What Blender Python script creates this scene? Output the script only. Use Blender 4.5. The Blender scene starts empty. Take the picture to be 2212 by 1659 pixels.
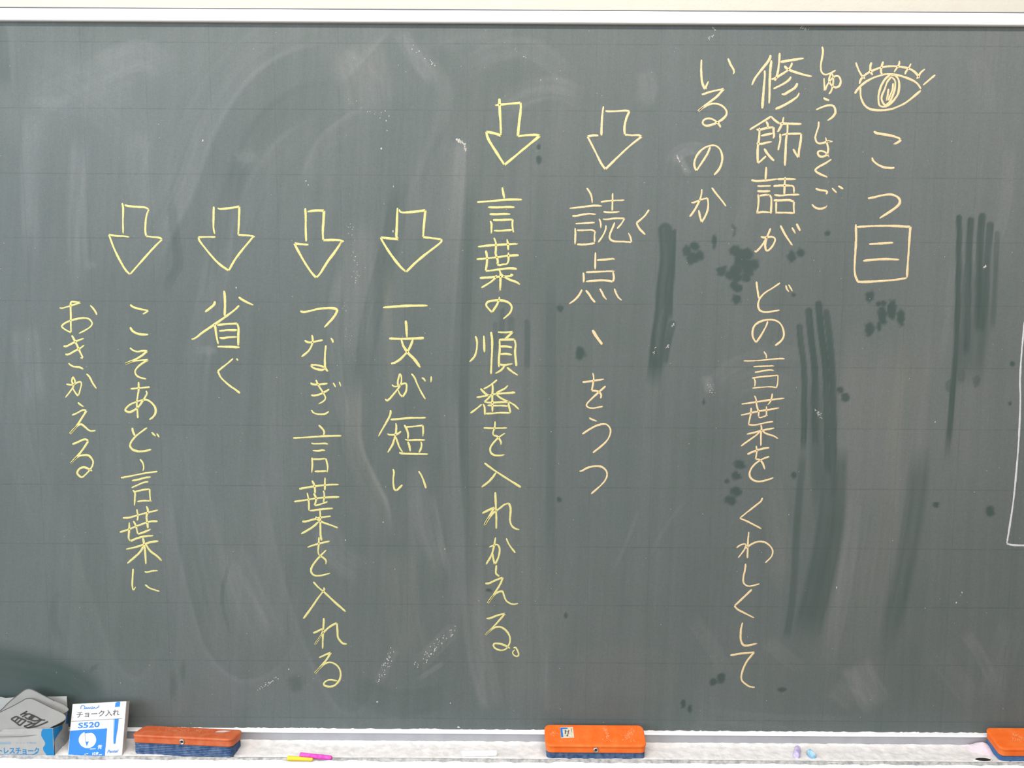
import bpy, bmesh, math, random
import numpy as np
from mathutils import Vector, Matrix

random.seed(7)
RNG = np.random.default_rng(11)
scene = bpy.context.scene
COL = scene.collection

# ------------------------------------------------------------------ camera
# metres: x right along the board, y into the wall (board face at y = 0), z up
Z0 = 1.95                       # height of the topmost ruled line of the board
FPX = 1900.0
CAM = np.array([-0.12481, -1.41261, Z0 - 0.36586])
PITCH, YAW, ROLL = 0.115419, -0.002075, 0.005776

def cam_axes():
    cp, sp, cy, sy = math.cos(PITCH), math.sin(PITCH), math.cos(YAW), math.sin(YAW)
    fwd = np.array([sy * cp, cy * cp, -sp]); right = np.array([cy, -sy, 0.0]); up = np.cross(right, fwd)
    c, s = math.cos(ROLL), math.sin(ROLL)
    return c * right + s * up, -s * right + c * up, fwd
CR, CU, CF = cam_axes()

cam_data = bpy.data.cameras.new('camera')
cam_data.sensor_width = 36.0
cam_data.sensor_fit = 'HORIZONTAL'
cam_data.lens = FPX / 2212.0 * 36.0
cam_data.clip_start = 0.05
cam = bpy.data.objects.new('camera', cam_data)
COL.objects.link(cam)
cam.matrix_world = Matrix(((CR[0], CU[0], -CF[0], CAM[0]), (CR[1], CU[1], -CF[1], CAM[1]),
                           (CR[2], CU[2], -CF[2], CAM[2]), (0, 0, 0, 1)))
scene.camera = cam

# ------------------------------------------------------------------ light
scene.view_settings.view_transform = 'Standard'
scene.view_settings.look = 'None'
scene.view_settings.gamma = 1.0
scene.view_settings.use_curve_mapping = False
scene.view_settings.exposure = 0.0

world = bpy.data.worlds.new('world'); scene.world = world
world.use_nodes = True
bg = world.node_tree.nodes['Background']
bg.inputs['Color'].default_value = (0.93, 0.97, 1.0, 1)
bg.inputs['Strength'].default_value = 0.62

def area(name, loc, target, sx, sy, watts, color):
    l = bpy.data.lights.new(name, 'AREA'); l.shape = 'RECTANGLE'
    l.size, l.size_y, l.energy, l.color = sx, sy, watts, color
    o = bpy.data.objects.new(name, l); COL.objects.link(o); o.location = loc
    o.rotation_euler = (Vector(target) - Vector(loc)).to_track_quat('-Z', 'Y').to_euler()
    return o
# fluorescent strip that every classroom has above its blackboard, ceiling rows behind, windows on the left
area('blackboard_strip_light', (-0.2, -0.95, 2.93), (-0.2, 0.0, 1.6), 2.6, 0.12, 40.0, (1.0, 0.98, 0.95))
area('ceiling_row_light', (-0.2, -2.6, 2.95), (-0.2, -2.5, 0.0), 4.0, 0.5, 66.0, (1.0, 0.98, 0.95))
area('window_daylight', (-3.6, -2.4, 1.8), (-0.4, 0.0, 1.5), 3.2, 1.8, 150.0, (0.72, 0.88, 1.0))

# ------------------------------------------------------------------ pixel -> place (a ray cut with a plane d metres in front of the board)
def P(u, v, d=0.0):
    r = (u - 1106.0) * CR - (v - 829.5) * CU + FPX * CF
    t = (-d - CAM[1]) / r[1]
    return CAM + t * r

def project(X, Y, Z):
    dx, dy, dz = X - CAM[0], Y - CAM[1], Z - CAM[2]
    a = dx * CR[0] + dy * CR[1] + dz * CR[2]
    b = dx * CU[0] + dy * CU[1] + dz * CU[2]
    c = dx * CF[0] + dy * CF[1] + dz * CF[2]
    return 1106.0 + FPX * a / c, 829.5 - FPX * b / c

# ------------------------------------------------------------------ helpers
def link_mesh(name, verts, faces, mat, parent=None, smooth=False):
    me = bpy.data.meshes.new(name)
    me.from_pydata([tuple(map(float, v)) for v in verts], [], faces)
    me.validate()
    if smooth:
        me.polygons.foreach_set('use_smooth', [True] * len(me.polygons))
    me.materials.append(mat)
    o = bpy.data.objects.new(name, me); COL.objects.link(o)
    if parent is not None:
        o.parent = parent
    return o

def from_bm(name, bm, mat, parent=None, smooth=False):
    me = bpy.data.meshes.new(name)
    bmesh.ops.recalc_face_normals(bm, faces=bm.faces)
    bm.to_mesh(me); bm.free()
    if smooth:
        me.polygons.foreach_set('use_smooth', [True] * len(me.polygons))
    me.materials.append(mat)
    o = bpy.data.objects.new(name, me); COL.objects.link(o)
    if parent is not None:
        o.parent = parent
    return o

def empty(name, loc, rotz=0.0):
    o = bpy.data.objects.new(name, None); COL.objects.link(o)
    o.location = loc; o.rotation_euler = (0, 0, rotz); o.empty_display_size = 0.05
    return o

def tag(o, label=None, cat=None, group=None, kind=None):
    if label: o['label'] = label
    if cat: o['category'] = cat
    if group: o['group'] = group
    if kind: o['kind'] = kind
    return o

def box_bm(x0, x1, y0, y1, z0, z1):
    bm = bmesh.new()
    vs = [bm.verts.new((x, y, z)) for z in (z0, z1) for y in (y0, y1) for x in (x0, x1)]
    for f in ((0, 1, 3, 2), (4, 6, 7, 5), (0, 4, 5, 1), (2, 3, 7, 6), (0, 2, 6, 4), (1, 5, 7, 3)):
        bm.faces.new([vs[i] for i in f])
    return bm

def prism_x(profile, x0, x1):
    """closed (d, z) profile swept along the board; d is metres in front of the board"""
    bm = bmesh.new()
    a = [bm.verts.new((x0, -d, Z0 + z)) for d, z in profile]
    b = [bm.verts.new((x1, -d, Z0 + z)) for d, z in profile]
    n = len(profile)
    for i in range(n):
        j = (i + 1) % n
        bm.faces.new((a[i], a[j], b[j], b[i]))
    bm.faces.new(a); bm.faces.new(b[::-1])
    return bm

def rounded_rect(w, h, r, n=6):
    pts = []
    for cx, cy, a0 in ((w / 2 - r, h / 2 - r, 0), (-w / 2 + r, h / 2 - r, 90), (-w / 2 + r, -h / 2 + r, 180), (w / 2 - r, -h / 2 + r, 270)):
        for k in range(n + 1):
            a = math.radians(a0 + 90.0 * k / n)
            pts.append((cx + r * math.cos(a), cy + r * math.sin(a)))
    return pts

def loft(rings, cap=True):
    """rings: list of equally long lists of 3D points"""
    bm = bmesh.new()
    R = [[bm.verts.new(p) for p in ring] for ring in rings]
    n = len(rings[0])
    for a, b in zip(R[:-1], R[1:]):
        for i in range(n):
            j = (i + 1) % n
            bm.faces.new((a[i], a[j], b[j], b[i]))
    if cap:
        bm.faces.new(R[0][::-1]); bm.faces.new(R[-1])
    return bm

# ------------------------------------------------------------------ materials
def new_mat(name):
    m = bpy.data.materials.new(name); m.use_nodes = True
    nt = m.node_tree
    return m, nt, nt.nodes['Principled BSDF']

def node(nt, kind, **kw):
    n = nt.nodes.new(kind)
    for k, v in kw.items():
        setattr(n, k, v)
    return n

def math_node(nt, op, a, b=None, c=None, clamp=False):
    n = nt.nodes.new('ShaderNodeMath'); n.operation = op; n.use_clamp = clamp
    for i, x in enumerate((a, b, c)):
        if x is None: continue
        if isinstance(x, (int, float)): n.inputs[i].default_value = x
        else: nt.links.new(x, n.inputs[i])
    return n.outputs[0]

def mix_col(nt, fac, a, b):
    n = nt.nodes.new('ShaderNodeMix'); n.data_type = 'RGBA'
    if isinstance(fac, (int, float)): n.inputs['Factor'].default_value = fac
    else: nt.links.new(fac, n.inputs['Factor'])
    for key, x in (('A', a), ('B', b)):
        sock = [s for s in n.inputs if s.name == key and s.type == 'RGBA'][0]
        if isinstance(x, tuple): sock.default_value = (*x, 1)
        else: nt.links.new(x, sock)
    return [s for s in n.outputs if s.type == 'RGBA'][0]

def noise(nt, scale, detail=3.0, rough=0.55, vec=None):
    n = nt.nodes.new('ShaderNodeTexNoise')
    n.inputs['Scale'].default_value = scale; n.inputs['Detail'].default_value = detail; n.inputs['Roughness'].default_value = rough
    if vec is None:
        tc = nt.nodes.new('ShaderNodeTexCoord'); vec = tc.outputs['Object']
    nt.links.new(vec, n.inputs['Vector'])
    return n.outputs['Fac']

def ramp(nt, fac, lo, hi):
    n = nt.nodes.new('ShaderNodeMapRange'); n.clamp = True
    n.inputs['From Min'].default_value = lo; n.inputs['From Max'].default_value = hi
    nt.links.new(fac, n.inputs['Value'])
    return n.outputs['Result']

def plain(name, col, rough=0.6, metal=0.0, vary=0.0, scale=60.0, col2=None, bump=0.0, bump_scale=400.0, spec=0.4):
    m, nt, b = new_mat(name)
    b.inputs['Roughness'].default_value = rough; b.inputs['Metallic'].default_value = metal
    b.inputs['Specular IOR Level'].default_value = spec
    if col2 is not None:
        f = ramp(nt, noise(nt, scale, 4.0), 0.5 - vary, 0.5 + vary)
        nt.links.new(mix_col(nt, f, col, col2), b.inputs['Base Color'])
    else:
        b.inputs['Base Color'].default_value = (*col, 1)
    if bump > 0:
        bn = nt.nodes.new('ShaderNodeBump'); bn.inputs['Strength'].default_value = bump; bn.inputs['Distance'].default_value = 0.001
        nt.links.new(noise(nt, bump_scale, 3.0), bn.inputs['Height']); nt.links.new(bn.outputs['Normal'], b.inputs['Normal'])
    return m

def chalk_mat(name, col):
    m, nt, b = new_mat(name)
    b.inputs['Roughness'].default_value = 0.95; b.inputs['Specular IOR Level'].default_value = 0.05
    geo = nt.nodes.new('ShaderNodeNewGeometry')
    f = noise(nt, 900.0, 2.0, 0.6, geo.outputs['Position'])
    c = mix_col(nt, ramp(nt, f, 0.3, 0.75), tuple(x * 0.86 for x in col), tuple(min(1, x * 1.1) for x in col))
    nt.links.new(c, b.inputs['Base Color'])
    att = nt.nodes.new('ShaderNodeAttribute'); att.attribute_name = 'press'
    # the grain of the slate shows through where the chalk was pressed lightly
    cover = math_node(nt, 'SUBTRACT', math_node(nt, 'MULTIPLY_ADD', att.outputs['Fac'], 1.5, 0.15), math_node(nt, 'MULTIPLY', f, 1.1))
    a = ramp(nt, cover, -0.12, 0.22)
    nt.links.new(a, b.inputs['Alpha'])
    return m

M = {}
M['chalk_cream'] = chalk_mat('chalk_cream', (0.67, 0.505, 0.29))
M['chalk_yellow'] = chalk_mat('chalk_yellow', (0.60, 0.535, 0.225))
M['chalk_white'] = chalk_mat('chalk_white', (0.52, 0.52, 0.52))
M['wall'] = plain('painted_wall', (0.50, 0.455, 0.385), 0.8, col2=(0.525, 0.48, 0.41), vary=0.25, scale=40, bump=0.5, bump_scale=260)
M['floor'] = plain('wooden_floor', (0.35, 0.22, 0.12), 0.5, col2=(0.28, 0.17, 0.09), vary=0.2, scale=6)
M['ceiling'] = plain('ceiling_board', (0.8, 0.8, 0.78), 0.9, col2=(0.75, 0.75, 0.73), vary=0.1, scale=30)
M['rail'] = plain('white_anodised_rail', (0.86, 0.86, 0.87), 0.42, metal=0.0, col2=(0.82, 0.82, 0.84), vary=0.3, scale=12)
M['alu'] = plain('dull_aluminium', (0.41, 0.405, 0.425), 0.5, metal=0.3, col2=(0.35, 0.345, 0.365), vary=0.25, scale=40)
M['dark_grey'] = plain('matte_dark_grey', (0.10, 0.10, 0.12), 0.7)
M['dirt'] = plain('grimy_metal', (0.20, 0.205, 0.21), 0.9, col2=(0.50, 0.47, 0.44), vary=0.2, scale=120)
M['dust'] = plain('chalk_dust', (0.74, 0.70, 0.68), 1.0, col2=(0.60, 0.575, 0.57), vary=0.16, scale=70, bump=0.6, bump_scale=500, spec=0.0)
M['dust_pink'] = plain('pink_chalk_dust', (0.74, 0.60, 0.66), 1.0, col2=(0.62, 0.55, 0.58), vary=0.2, scale=90, bump=0.6, bump_scale=500, spec=0.0)
M['orange'] = plain('orange_vinyl', (0.72, 0.115, 0.008), 0.55, col2=(0.75, 0.155, 0.025), vary=0.14, scale=55, bump=0.25, bump_scale=300)
M['orange_dull'] = plain('dusty_orange_vinyl', (0.50, 0.085, 0.018), 0.6, col2=(0.55, 0.14, 0.055), vary=0.14, scale=60, bump=0.25, bump_scale=300)
M['felt'] = plain('blue_felt', (0.042, 0.085, 0.185), 0.95, col2=(0.12, 0.17, 0.27), vary=0.14, scale=130, bump=0.8, bump_scale=700, spec=0.05)
M['felt_light'] = plain('faded_blue_felt', (0.07, 0.15, 0.33), 0.95, col2=(0.10, 0.19, 0.36), vary=0.2, scale=120, bump=0.8, bump_scale=700, spec=0.05)
M['steel'] = plain('steel_rivet', (0.42, 0.42, 0.40), 0.35, metal=0.8)
M['hole'] = plain('dark_hole', (0.012, 0.012, 0.012), 0.9)
M['paper'] = plain('white_card', (0.62, 0.605, 0.585), 0.6)
M['paper_cream'] = plain('cream_label', (0.66, 0.58, 0.44), 0.6, col2=(0.52, 0.45, 0.36), vary=0.1, scale=300)
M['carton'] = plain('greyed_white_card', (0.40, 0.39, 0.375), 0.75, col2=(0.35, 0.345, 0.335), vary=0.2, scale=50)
M['print_blue'] = plain('blue_print', (0.006, 0.16, 0.52), 0.5)
M['print_cyan'] = plain('cyan_print', (0.008, 0.19, 0.44), 0.55)
M['print_pale'] = plain('pale_blue_print', (0.22, 0.36, 0.50), 0.6)
M['print_grey'] = plain('grey_print', (0.10, 0.09, 0.085), 0.6)
M['print_white'] = plain('white_print', (0.80, 0.82, 0.84), 0.5)
M['print_black'] = plain('black_print', (0.02, 0.016, 0.015), 0.6)
M['pad'] = plain('grey_pad', (0.25, 0.24, 0.225), 0.7, col2=(0.22, 0.212, 0.20), vary=0.2, scale=40)
M['pad_edge'] = plain('dark_pad_edge', (0.06, 0.057, 0.055), 0.7)
M['sleeve'] = plain('clouded_plastic', (0.42, 0.39, 0.37), 0.3, spec=0.6)
M['stick_pink'] = plain('magenta_chalk', (0.62, 0.055, 0.40), 0.95, col2=(0.66, 0.12, 0.46), vary=0.12, scale=200, spec=0.0)
M['stick_yellow'] = plain('yellow_chalk', (0.75, 0.55, 0.06), 0.95, spec=0.0)
M['stick_white'] = plain('white_chalk', (0.85, 0.84, 0.83), 0.95, spec=0.0)
M['stick_purple'] = plain('lilac_chalk', (0.38, 0.33, 0.60), 0.95, col2=(0.70, 0.60, 0.70), vary=0.12, scale=110, spec=0.0)
M['stick_blue'] = plain('pale_blue_chalk', (0.20, 0.46, 0.66), 0.95, col2=(0.58, 0.66, 0.74), vary=0.12, scale=110, spec=0.0)

# board: green slate, chalk film, damp finger marks
def board_material():
    m, nt, b = new_mat('green_slate')
    b.inputs['Roughness'].default_value = 0.62; b.inputs['Specular IOR Level'].default_value = 0.22
    def att(n):
        a = nt.nodes.new('ShaderNodeAttribute'); a.attribute_name = n; return a.outputs['Fac']
    tc = nt.nodes.new('ShaderNodeTexCoord'); pos = tc.outputs['Object']
    mp = nt.nodes.new('ShaderNodeMapping'); mp.inputs['Scale'].default_value = (1.0, 1.0, 0.06)
    nt.links.new(pos, mp.inputs['Vector'])
    streak = noise(nt, 420.0, 4.0, 0.6, mp.outputs['Vector'])
    grain = noise(nt, 520.0, 4.0, 0.7, pos)
    t = math_node(nt, 'MULTIPLY', att('dust'),
                  math_node(nt, 'ADD', math_node(nt, 'MULTIPLY_ADD', streak, 0.34, 0.83 - 0.17),
                            math_node(nt, 'MULTIPLY_ADD', grain, 1.1, -0.55 + 0.17)))
    t = math_node(nt, 'MULTIPLY', t, math_node(nt, 'SUBTRACT', 1.0, math_node(nt, 'MULTIPLY', att('wet'), 1.12)), clamp=True)
    dustc = mix_col(nt, att('warm'), (0.352, 0.335, 0.347), (0.39, 0.336, 0.285))
    cn = nt.nodes.new('ShaderNodeTexNoise'); cn.inputs['Scale'].default_value = 210.0; cn.inputs['Detail'].default_value = 3.0; cn.inputs['Roughness'].default_value = 0.65
    nt.links.new(pos, cn.inputs['Vector'])
    hs = nt.nodes.new('ShaderNodeHueSaturation'); hs.inputs['Saturation'].default_value = 0.55; hs.inputs['Value'].default_value = 0.68
    nt.links.new(cn.outputs['Color'], hs.inputs['Color'])
    dustc = mix_col(nt, 0.30, dustc, hs.outputs['Color'])       # mixed colours of chalk in the film
    blotch = ramp(nt, noise(nt, 14.0, 4.0, 0.6, pos), 0.3, 0.7)
    clean = mix_col(nt, blotch, (0.042, 0.064, 0.057), (0.050, 0.068, 0.064))
    col = mix_col(nt, t, clean, dustc)
    # ruled lines every ten centimetres
    sep = nt.nodes.new('ShaderNodeSeparateXYZ'); nt.links.new(pos, sep.inputs['Vector'])
    def rule(o, off):
        d = math_node(nt, 'PINGPONG', math_node(nt, 'ADD', o, off), 0.05)
        return ramp(nt, d, 0.0011, 0.0004)
    lines = math_node(nt, 'MAXIMUM', math_node(nt, 'MULTIPLY', rule(sep.outputs['X'], 0.0), 0.6), rule(sep.outputs['Z'], 0.0))
    brk = ramp(nt, noise(nt, 22.0, 3.0, 0.6, pos), 0.32, 0.62)
    lines = math_node(nt, 'MULTIPLY', lines, math_node(nt, 'MULTIPLY_ADD', brk, 0.24, 0.03))
    col = mix_col(nt, lines, col, (0.03, 0.042, 0.04))
    nt.links.new(col, b.inputs['Base Color'])
    return m
M['board'] = board_material()

# ------------------------------------------------------------------ the setting
XL, XR = -1.95, 1.65
wall = from_bm('wall_back', box_bm(-4.2, 4.2, 0.014, 0.114, 0.0, 3.05), M['wall'])
tag(wall, 'cream painted classroom wall behind the chalkboard', None, None, 'structure')
fl = from_bm('floor', box_bm(-4.2, 4.2, -6.0, 0.114, -0.1, 0.0), M['floor']); tag(fl, 'brown wooden classroom floor', None, None, 'structure')
ce = from_bm('ceiling', box_bm(-4.2, 4.2, -6.0, 0.114, 3.05, 3.15), M['ceiling']); tag(ce, 'off-white classroom ceiling', None, None, 'structure')

# ------------------------------------------------------------------ chalkboard
board = empty('chalkboard', (0, 0, 0))
tag(board, 'large dusty green chalkboard covered in yellow vertical handwriting', 'chalkboard')

ZT, ZB = 0.034, -1.1195          # top and bottom edge of the slate, relative to Z0

def vnoise(x, y, seed):
    """smooth value noise on arrays"""
    g = np.random.default_rng(seed).random((256, 256))
    xi = np.floor(x).astype(int); yi = np.floor(y).astype(int)
    fx = x - xi; fy = y - yi
    fx = fx * fx * (3 - 2 * fx); fy = fy * fy * (3 - 2 * fy)
    a = g[yi % 256, xi % 256]; b_ = g[yi % 256, (xi + 1) % 256]
    c = g[(yi + 1) % 256, xi % 256]; d = g[(yi + 1) % 256, (xi + 1) % 256]
    return (a * (1 - fx) + b_ * fx) * (1 - fy) + (c * (1 - fx) + d * fx) * fy

def smooth_path(pts, step):
    pts = [np.array(p, float) for p in pts]
    if len(pts) == 2:
        q = pts
    else:
        ext = [2 * pts[0] - pts[1]] + pts + [2 * pts[-1] - pts[-2]]
        q = []
        for i in range(1, len(ext) - 2):
            p0, p1, p2, p3 = ext[i - 1:i + 3]
            n = max(2, int(np.linalg.norm(p2 - p1) / step))
            for k in range(n):
                t = k / n
                q.append(0.5 * (2 * p1 + (p2 - p0) * t + (2 * p0 - 5 * p1 + 4 * p2 - p3) * t * t + (3 * p1 - p0 - 3 * p2 + p3) * t ** 3))
        q.append(pts[-1])
    # resample evenly
    q = np.array(q); s = np.r_[0, np.cumsum(np.linalg.norm(np.diff(q, axis=0), axis=1))]
    n = max(2, int(round(s[-1] / step)) + 1)
    ss = np.linspace(0, s[-1], n)
    return np.c_[np.interp(ss, s, q[:, 0]), np.interp(ss, s, q[:, 1])]

class Film:
    """the chalk film on the slate, laid down swipe by swipe"""
    def __init__(self, U, V):
        self.U, self.V = U, V
        self.dust = np.zeros_like(U); self.wet = np.zeros_like(U); self.warm = np.zeros_like(U)
    def dist(self, pts, reach):
        path = smooth_path(pts, 10.0)
        u0, u1 = path[:, 0].min() - reach, path[:, 0].max() + reach
        v0, v1 = path[:, 1].min() - reach, path[:, 1].max() + reach
        idx = np.nonzero((self.U > u0) & (self.U < u1) & (self.V > v0) & (self.V < v1))
        if len(idx[0]) == 0: return None
        x, y = self.U[idx], self.V[idx]
        best = np.full(x.shape, 1e9); side = np.zeros(x.shape); par = np.zeros(x.shape)
        n = len(path) - 1
        for i in range(n):
            a, b_ = path[i], path[i + 1]
            d = b_ - a; L = float(d @ d) + 1e-9
            t = np.clip(((x - a[0]) * d[0] + (y - a[1]) * d[1]) / L, 0, 1)
            ex, ey = x - a[0] - t * d[0], y - a[1] - t * d[1]
            q = np.hypot(ex, ey)
            s = np.sign(ex * d[1] - ey * d[0])
            m = q < best
            best[m] = q[m]; side[m] = s[m]; par[m] = (i + t[m]) / n
        return idx, best, side, par, x, y
    def swipe(self, pts, width, amp, streak=0.6, warm=0.0, edge=0.35, fade=(0.15, 0.25), seed=None, target='dust'):
        r = self.dist(pts, width * 0.75)
        if r is None: return
        idx, d, s, t, x, y = r
        h = width / 2
        prof = np.clip((h - d) / (h * edge + 1e-6), 0, 1); prof = prof * prof * (3 - 2 * prof)
        sd = d * s
        seed = seed if seed is not None else int(abs(pts[0][0] * 7 + pts[0][1] * 13)) % 9973
        st = 1 + streak * (2 * (0.6 * vnoise(sd / 5.0 + 500, t * 3 + 3, seed) + 0.4 * vnoise(sd / 14.0 + 500, t * 2 + 9, seed + 1)) - 1)
        fin = (np.clip(t / fade[0], 0, 1) if fade[0] > 0.02 else 1.0) * (np.clip((1 - t) / fade[1], 0, 1) if fade[1] > 0.02 else 1.0)
        val = amp * (1.1 if target == 'dust' else 1.0) * prof * st * fin
        if target == 'dust':
            self.dust[idx] += val
            if warm: self.warm[idx] = np.clip(self.warm[idx] + warm * prof * fin, 0, 1)
        elif target == 'wet':
            self.wet[idx] = np.maximum(self.wet[idx], np.clip(val, 0, 1))
    def rim(self, pts, decay, amp, side=1, edge=5.0, streak=0.5, warm=0.0, fade=(0.2, 0.25), seed=77):
        """the border of a wiped patch: a crisp line on one side, thinning out on the other (side 1: to the right of the way the path runs down)"""
        r = self.dist(pts, decay * 2.6)
        if r is None: return
        idx, d, s, t, x, y = r
        sd = d * s * side
        q = np.clip((sd + edge) / (2 * edge), 0, 1); q = q * q * (3 - 2 * q)
        body = q * np.exp(-np.maximum(sd, 0) / decay)
        st = 1 + streak * (2 * (0.55 * vnoise(sd / 6.0 + 500, t * 3 + 3, seed) + 0.45 * vnoise(sd / 17.0 + 500, t * 2.5 + 9, seed + 1)) - 1)
        fin = np.clip(t / fade[0], 0, 1) * np.clip((1 - t) / fade[1], 0, 1)
        # nothing beyond the two ends of the path
        self.dust[idx] += amp * body * st * fin
        if warm: self.warm[idx] = np.clip(self.warm[idx] + warm * body * fin, 0, 1)
    def blob(self, u, v, ru, rv, amp, soft=0.3, target='wet', ang=0.0, seed=5):
        R = max(ru, rv) * 1.7
        idx = np.nonzero((abs(self.U - u) < R) & (abs(self.V - v) < R))
        if len(idx[0]) == 0: return
        x, y = self.U[idx] - u, self.V[idx] - v
        c, s_ = math.cos(ang), math.sin(ang)
        xr, yr = c * x + s_ * y, -s_ * x + c * y
        q = np.hypot(xr / ru, yr / rv) * (0.72 + 0.5 * vnoise(self.U[idx] / 6 + u, self.V[idx] / 6 + v, seed))
        val = amp * np.clip((1 + soft / 2 - q) / soft, 0, 1)
        if target == 'wet': self.wet[idx] = np.maximum(self.wet[idx], val)
        elif target == 'dust': self.dust[idx] += val
        else: self.warm[idx] = np.clip(self.warm[idx] + val, 0, 1)

def build_slate():
    fx0, fx1 = -1.02, 0.76
    xs = np.r_[np.arange(XL, fx0, 0.02), np.arange(fx0, fx1, 0.0023), np.arange(fx1, XR, 0.02), XR]
    zs = np.r_[np.arange(ZB, ZT, 0.0023), ZT]
    X, Z = np.meshgrid(xs, zs)
    U, V = project(X, 0.0 * X, Z + Z0)
    F = Film(U, V)
    # overall film: paler towards the top, partly light painted into the dust, long near-vertical rubbing streaks
    low = vnoise(U / 260 + 40, V / 330 + 40, 1) * 0.6 + vnoise(U / 110 + 40, V / 160 + 40, 2) * 0.4
    lean = U + 0.06 * V
    st = 0.45 * vnoise(lean / 9 + 60, V / 420 + 60, 3) + 0.35 * vnoise(lean / 23 + 60, V / 380 + 60, 4) + 0.2 * vnoise(lean / 3.6 + 60, V / 250 + 60, 6)
    F.dust += 0.162 + 0.030 * np.clip(1 - V / 650, 0, 1) + 0.045 * np.clip((U - 1700) / 350, 0, 1) * np.clip((1150 - V) / 300, 0, 1) + 0.05 * (low - 0.5) + 0.055 * (st - 0.5)
    F.warm += np.clip(0.12 + 0.4 * (vnoise(U / 210 + 20, V / 260 + 20, 8) - 0.5) + 0.0001 * (U - 1000), 0, 1)
    sw, bl = F.swipe, F.blob
    # -- the broad arcs of the eraser, upper left
    R = F.rim
    R([(340, 620), (360, 540), (418, 420), (470, 279), (540, 174), (628, 113), (740, 87)], 95, 0.085, 1, 7, 0.7)
    R([(440, 640), (455, 500), (490, 380), (550, 260), (640, 190), (740, 170)], 45, -0.050, -1, 12, 0.6)
    R([(480, 640), (490, 520), (530, 400), (600, 300), (700, 235)], 60, 0.045, -1, 8, 0.9)
    R([(640, 400), (655, 360), (688, 296), (740, 253), (800, 220)], 40, 0.060, -1, 4, 0.8)
    R([(730, 190), (770, 150), (802, 113), (858, 55)], 60, 0.060, 1, 5, 0.6)
    R([(740, 100), (790, 130), (840, 190)], 40, 0.040, -1, 6, 0.6)
    R([(870, 60), (930, 120), (975, 180), (972, 250), (930, 330), (900, 420)], 70, -0.050, 1, 14, 0.6)
    R([(860, 70), (900, 120), (945, 200), (925, 300), (880, 420), (830, 560)], 60, 0.040, 1, 10, 0.8)
    sw([(20, 330), (110, 230), (260, 150), (430, 95)], 190, 0.040, 0.5, edge=0.9)
    sw([(60, 120), (200, 200), (330, 330)], 200, 0.030, 0.6, edge=0.9)
    R([(1010, 303), (1002, 420), (988, 600), (978, 760), (975, 880)], 30, 0.115, -1, 3, 0.5, fade=(0.03, 0.75))
    R([(985, 300), (978, 420), (962, 560)], 16, 0.050, 1, 5, 0.6, fade=(0.03, 0.6))
    R([(357, 960), (383, 1160), (418, 1317), (453, 1413), (523, 1468), (601, 1439), (640, 1370)], 55, 0.060, -1, 4, 0.6)
    R([(150, 1060), (166, 1178), (209, 1317), (253, 1430), (305, 1460), (357, 1352)], 45, 0.034, -1, 6, 0.6)
    R([(560, 960), (601, 1195), (645, 1352), (697, 1474), (741, 1535), (784, 1526), (825, 1460)], 60, 0.050, -1, 5, 0.6)
    R([(505, 1200), (558, 1300), (593, 1387)], 30, 0.040, -1, 5, 0.8)
    R([(786, 800), (780, 900), (786, 968), (812, 1030), (840, 1090), (850, 1160)], 34, 0.120, -1, 4, 1.0, warm=0.5)
    R([(905, 1000), (915, 1130), (950, 1250)], 40, 0.040, -1, 6, 0.8)
    R([(1010, 1230), (1014, 1380), (1040, 1500), (1080, 1545)], 50, 0.045, -1, 4, 0.7)
    R([(1178, 1240), (1180, 1400), (1176, 1540)], 40, 0.035, 1, 4, 0.8, fade=(0.3, 0.05))
    sw([(210, 150), (300, 120), (360, 150)], 80, 0.05, 0.5)
    sw([(70, 240), (62, 400), (70, 560)], 46, 0.04, 0.9)
    sw([(175, 280), (165, 460), (170, 640)], 52, 0.055, 0.9)
    sw([(300, 280), (300, 380), (315, 470)], 60, 0.04, 0.9)
    sw([(365, 420), (385, 560), (370, 600), (352, 640)], 26, -0.05, 0.4)
    sw([(0, 70), (10, 200)], 40, -0.06, 0.3, fade=(0.01, 0.3))
    sw([(480, 380), (470, 560), (430, 760), (410, 900)], 70, 0.030, 0.9)
    bl(105, 222, 30, 14, 0.05, 0.9, 'dust'); bl(533, 340, 20, 14, 0.06, 0.8, 'dust'); bl(196, 572, 12, 9, 0.05, 0.8, 'dust')
    bl(448, 757, 18, 9, 0.07, 0.8, 'dust'); bl(540, 330, 40, 28, 0.02, 0.9, 'dust')
    sw([(55, 700), (60, 800), (75, 880)], 70, 0.05, 1.2)
    sw([(20, 820), (60, 1000), (110, 1180)], 90, 0.02, 0.9)
    # -- left centre, long rubbed bands
    sw([(250, 800), (255, 1000), (290, 1200), (300, 1330)], 120, 0.02, 0.9)
    sw([(380, 900), (440, 1150), (490, 1350), (540, 1440)], 110, 0.022, 0.9)
    sw([(490, 1180), (540, 1290), (590, 1400)], 90, 0.030, 0.9)
    sw([(500, 1200), (480, 1290), (500, 1380)], 10, -0.05, 0.3)
    sw([(130, 1270), (115, 1330), (130, 1390)], 22, -0.03, 0.4)
    sw([(590, 740), (590, 1000), (610, 1200)], 60, 0.02, 0.9)
    # clean, greener slate low in the left corner
    sw([(-60, 1450), (60, 1470), (150, 1500), (190, 1560)], 170, 0.75, 0.15, edge=0.55, fade=(0.01, 0.2), target='wet')
    sw([(-40, 1420), (70, 1440), (180, 1480)], 60, -0.04, 0.4, fade=(0.01, 0.2))
    bl(200, 1445, 14, 5, 0.4, 0.6, 'wet', -0.7); bl(375, 1480, 7, 26, 0.35, 0.9, 'wet'); bl(395, 1450, 6, 22, 0.3, 0.9, 'wet'); bl(640, 1475, 14, 18, 0.35, 0.9, 'wet')
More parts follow.
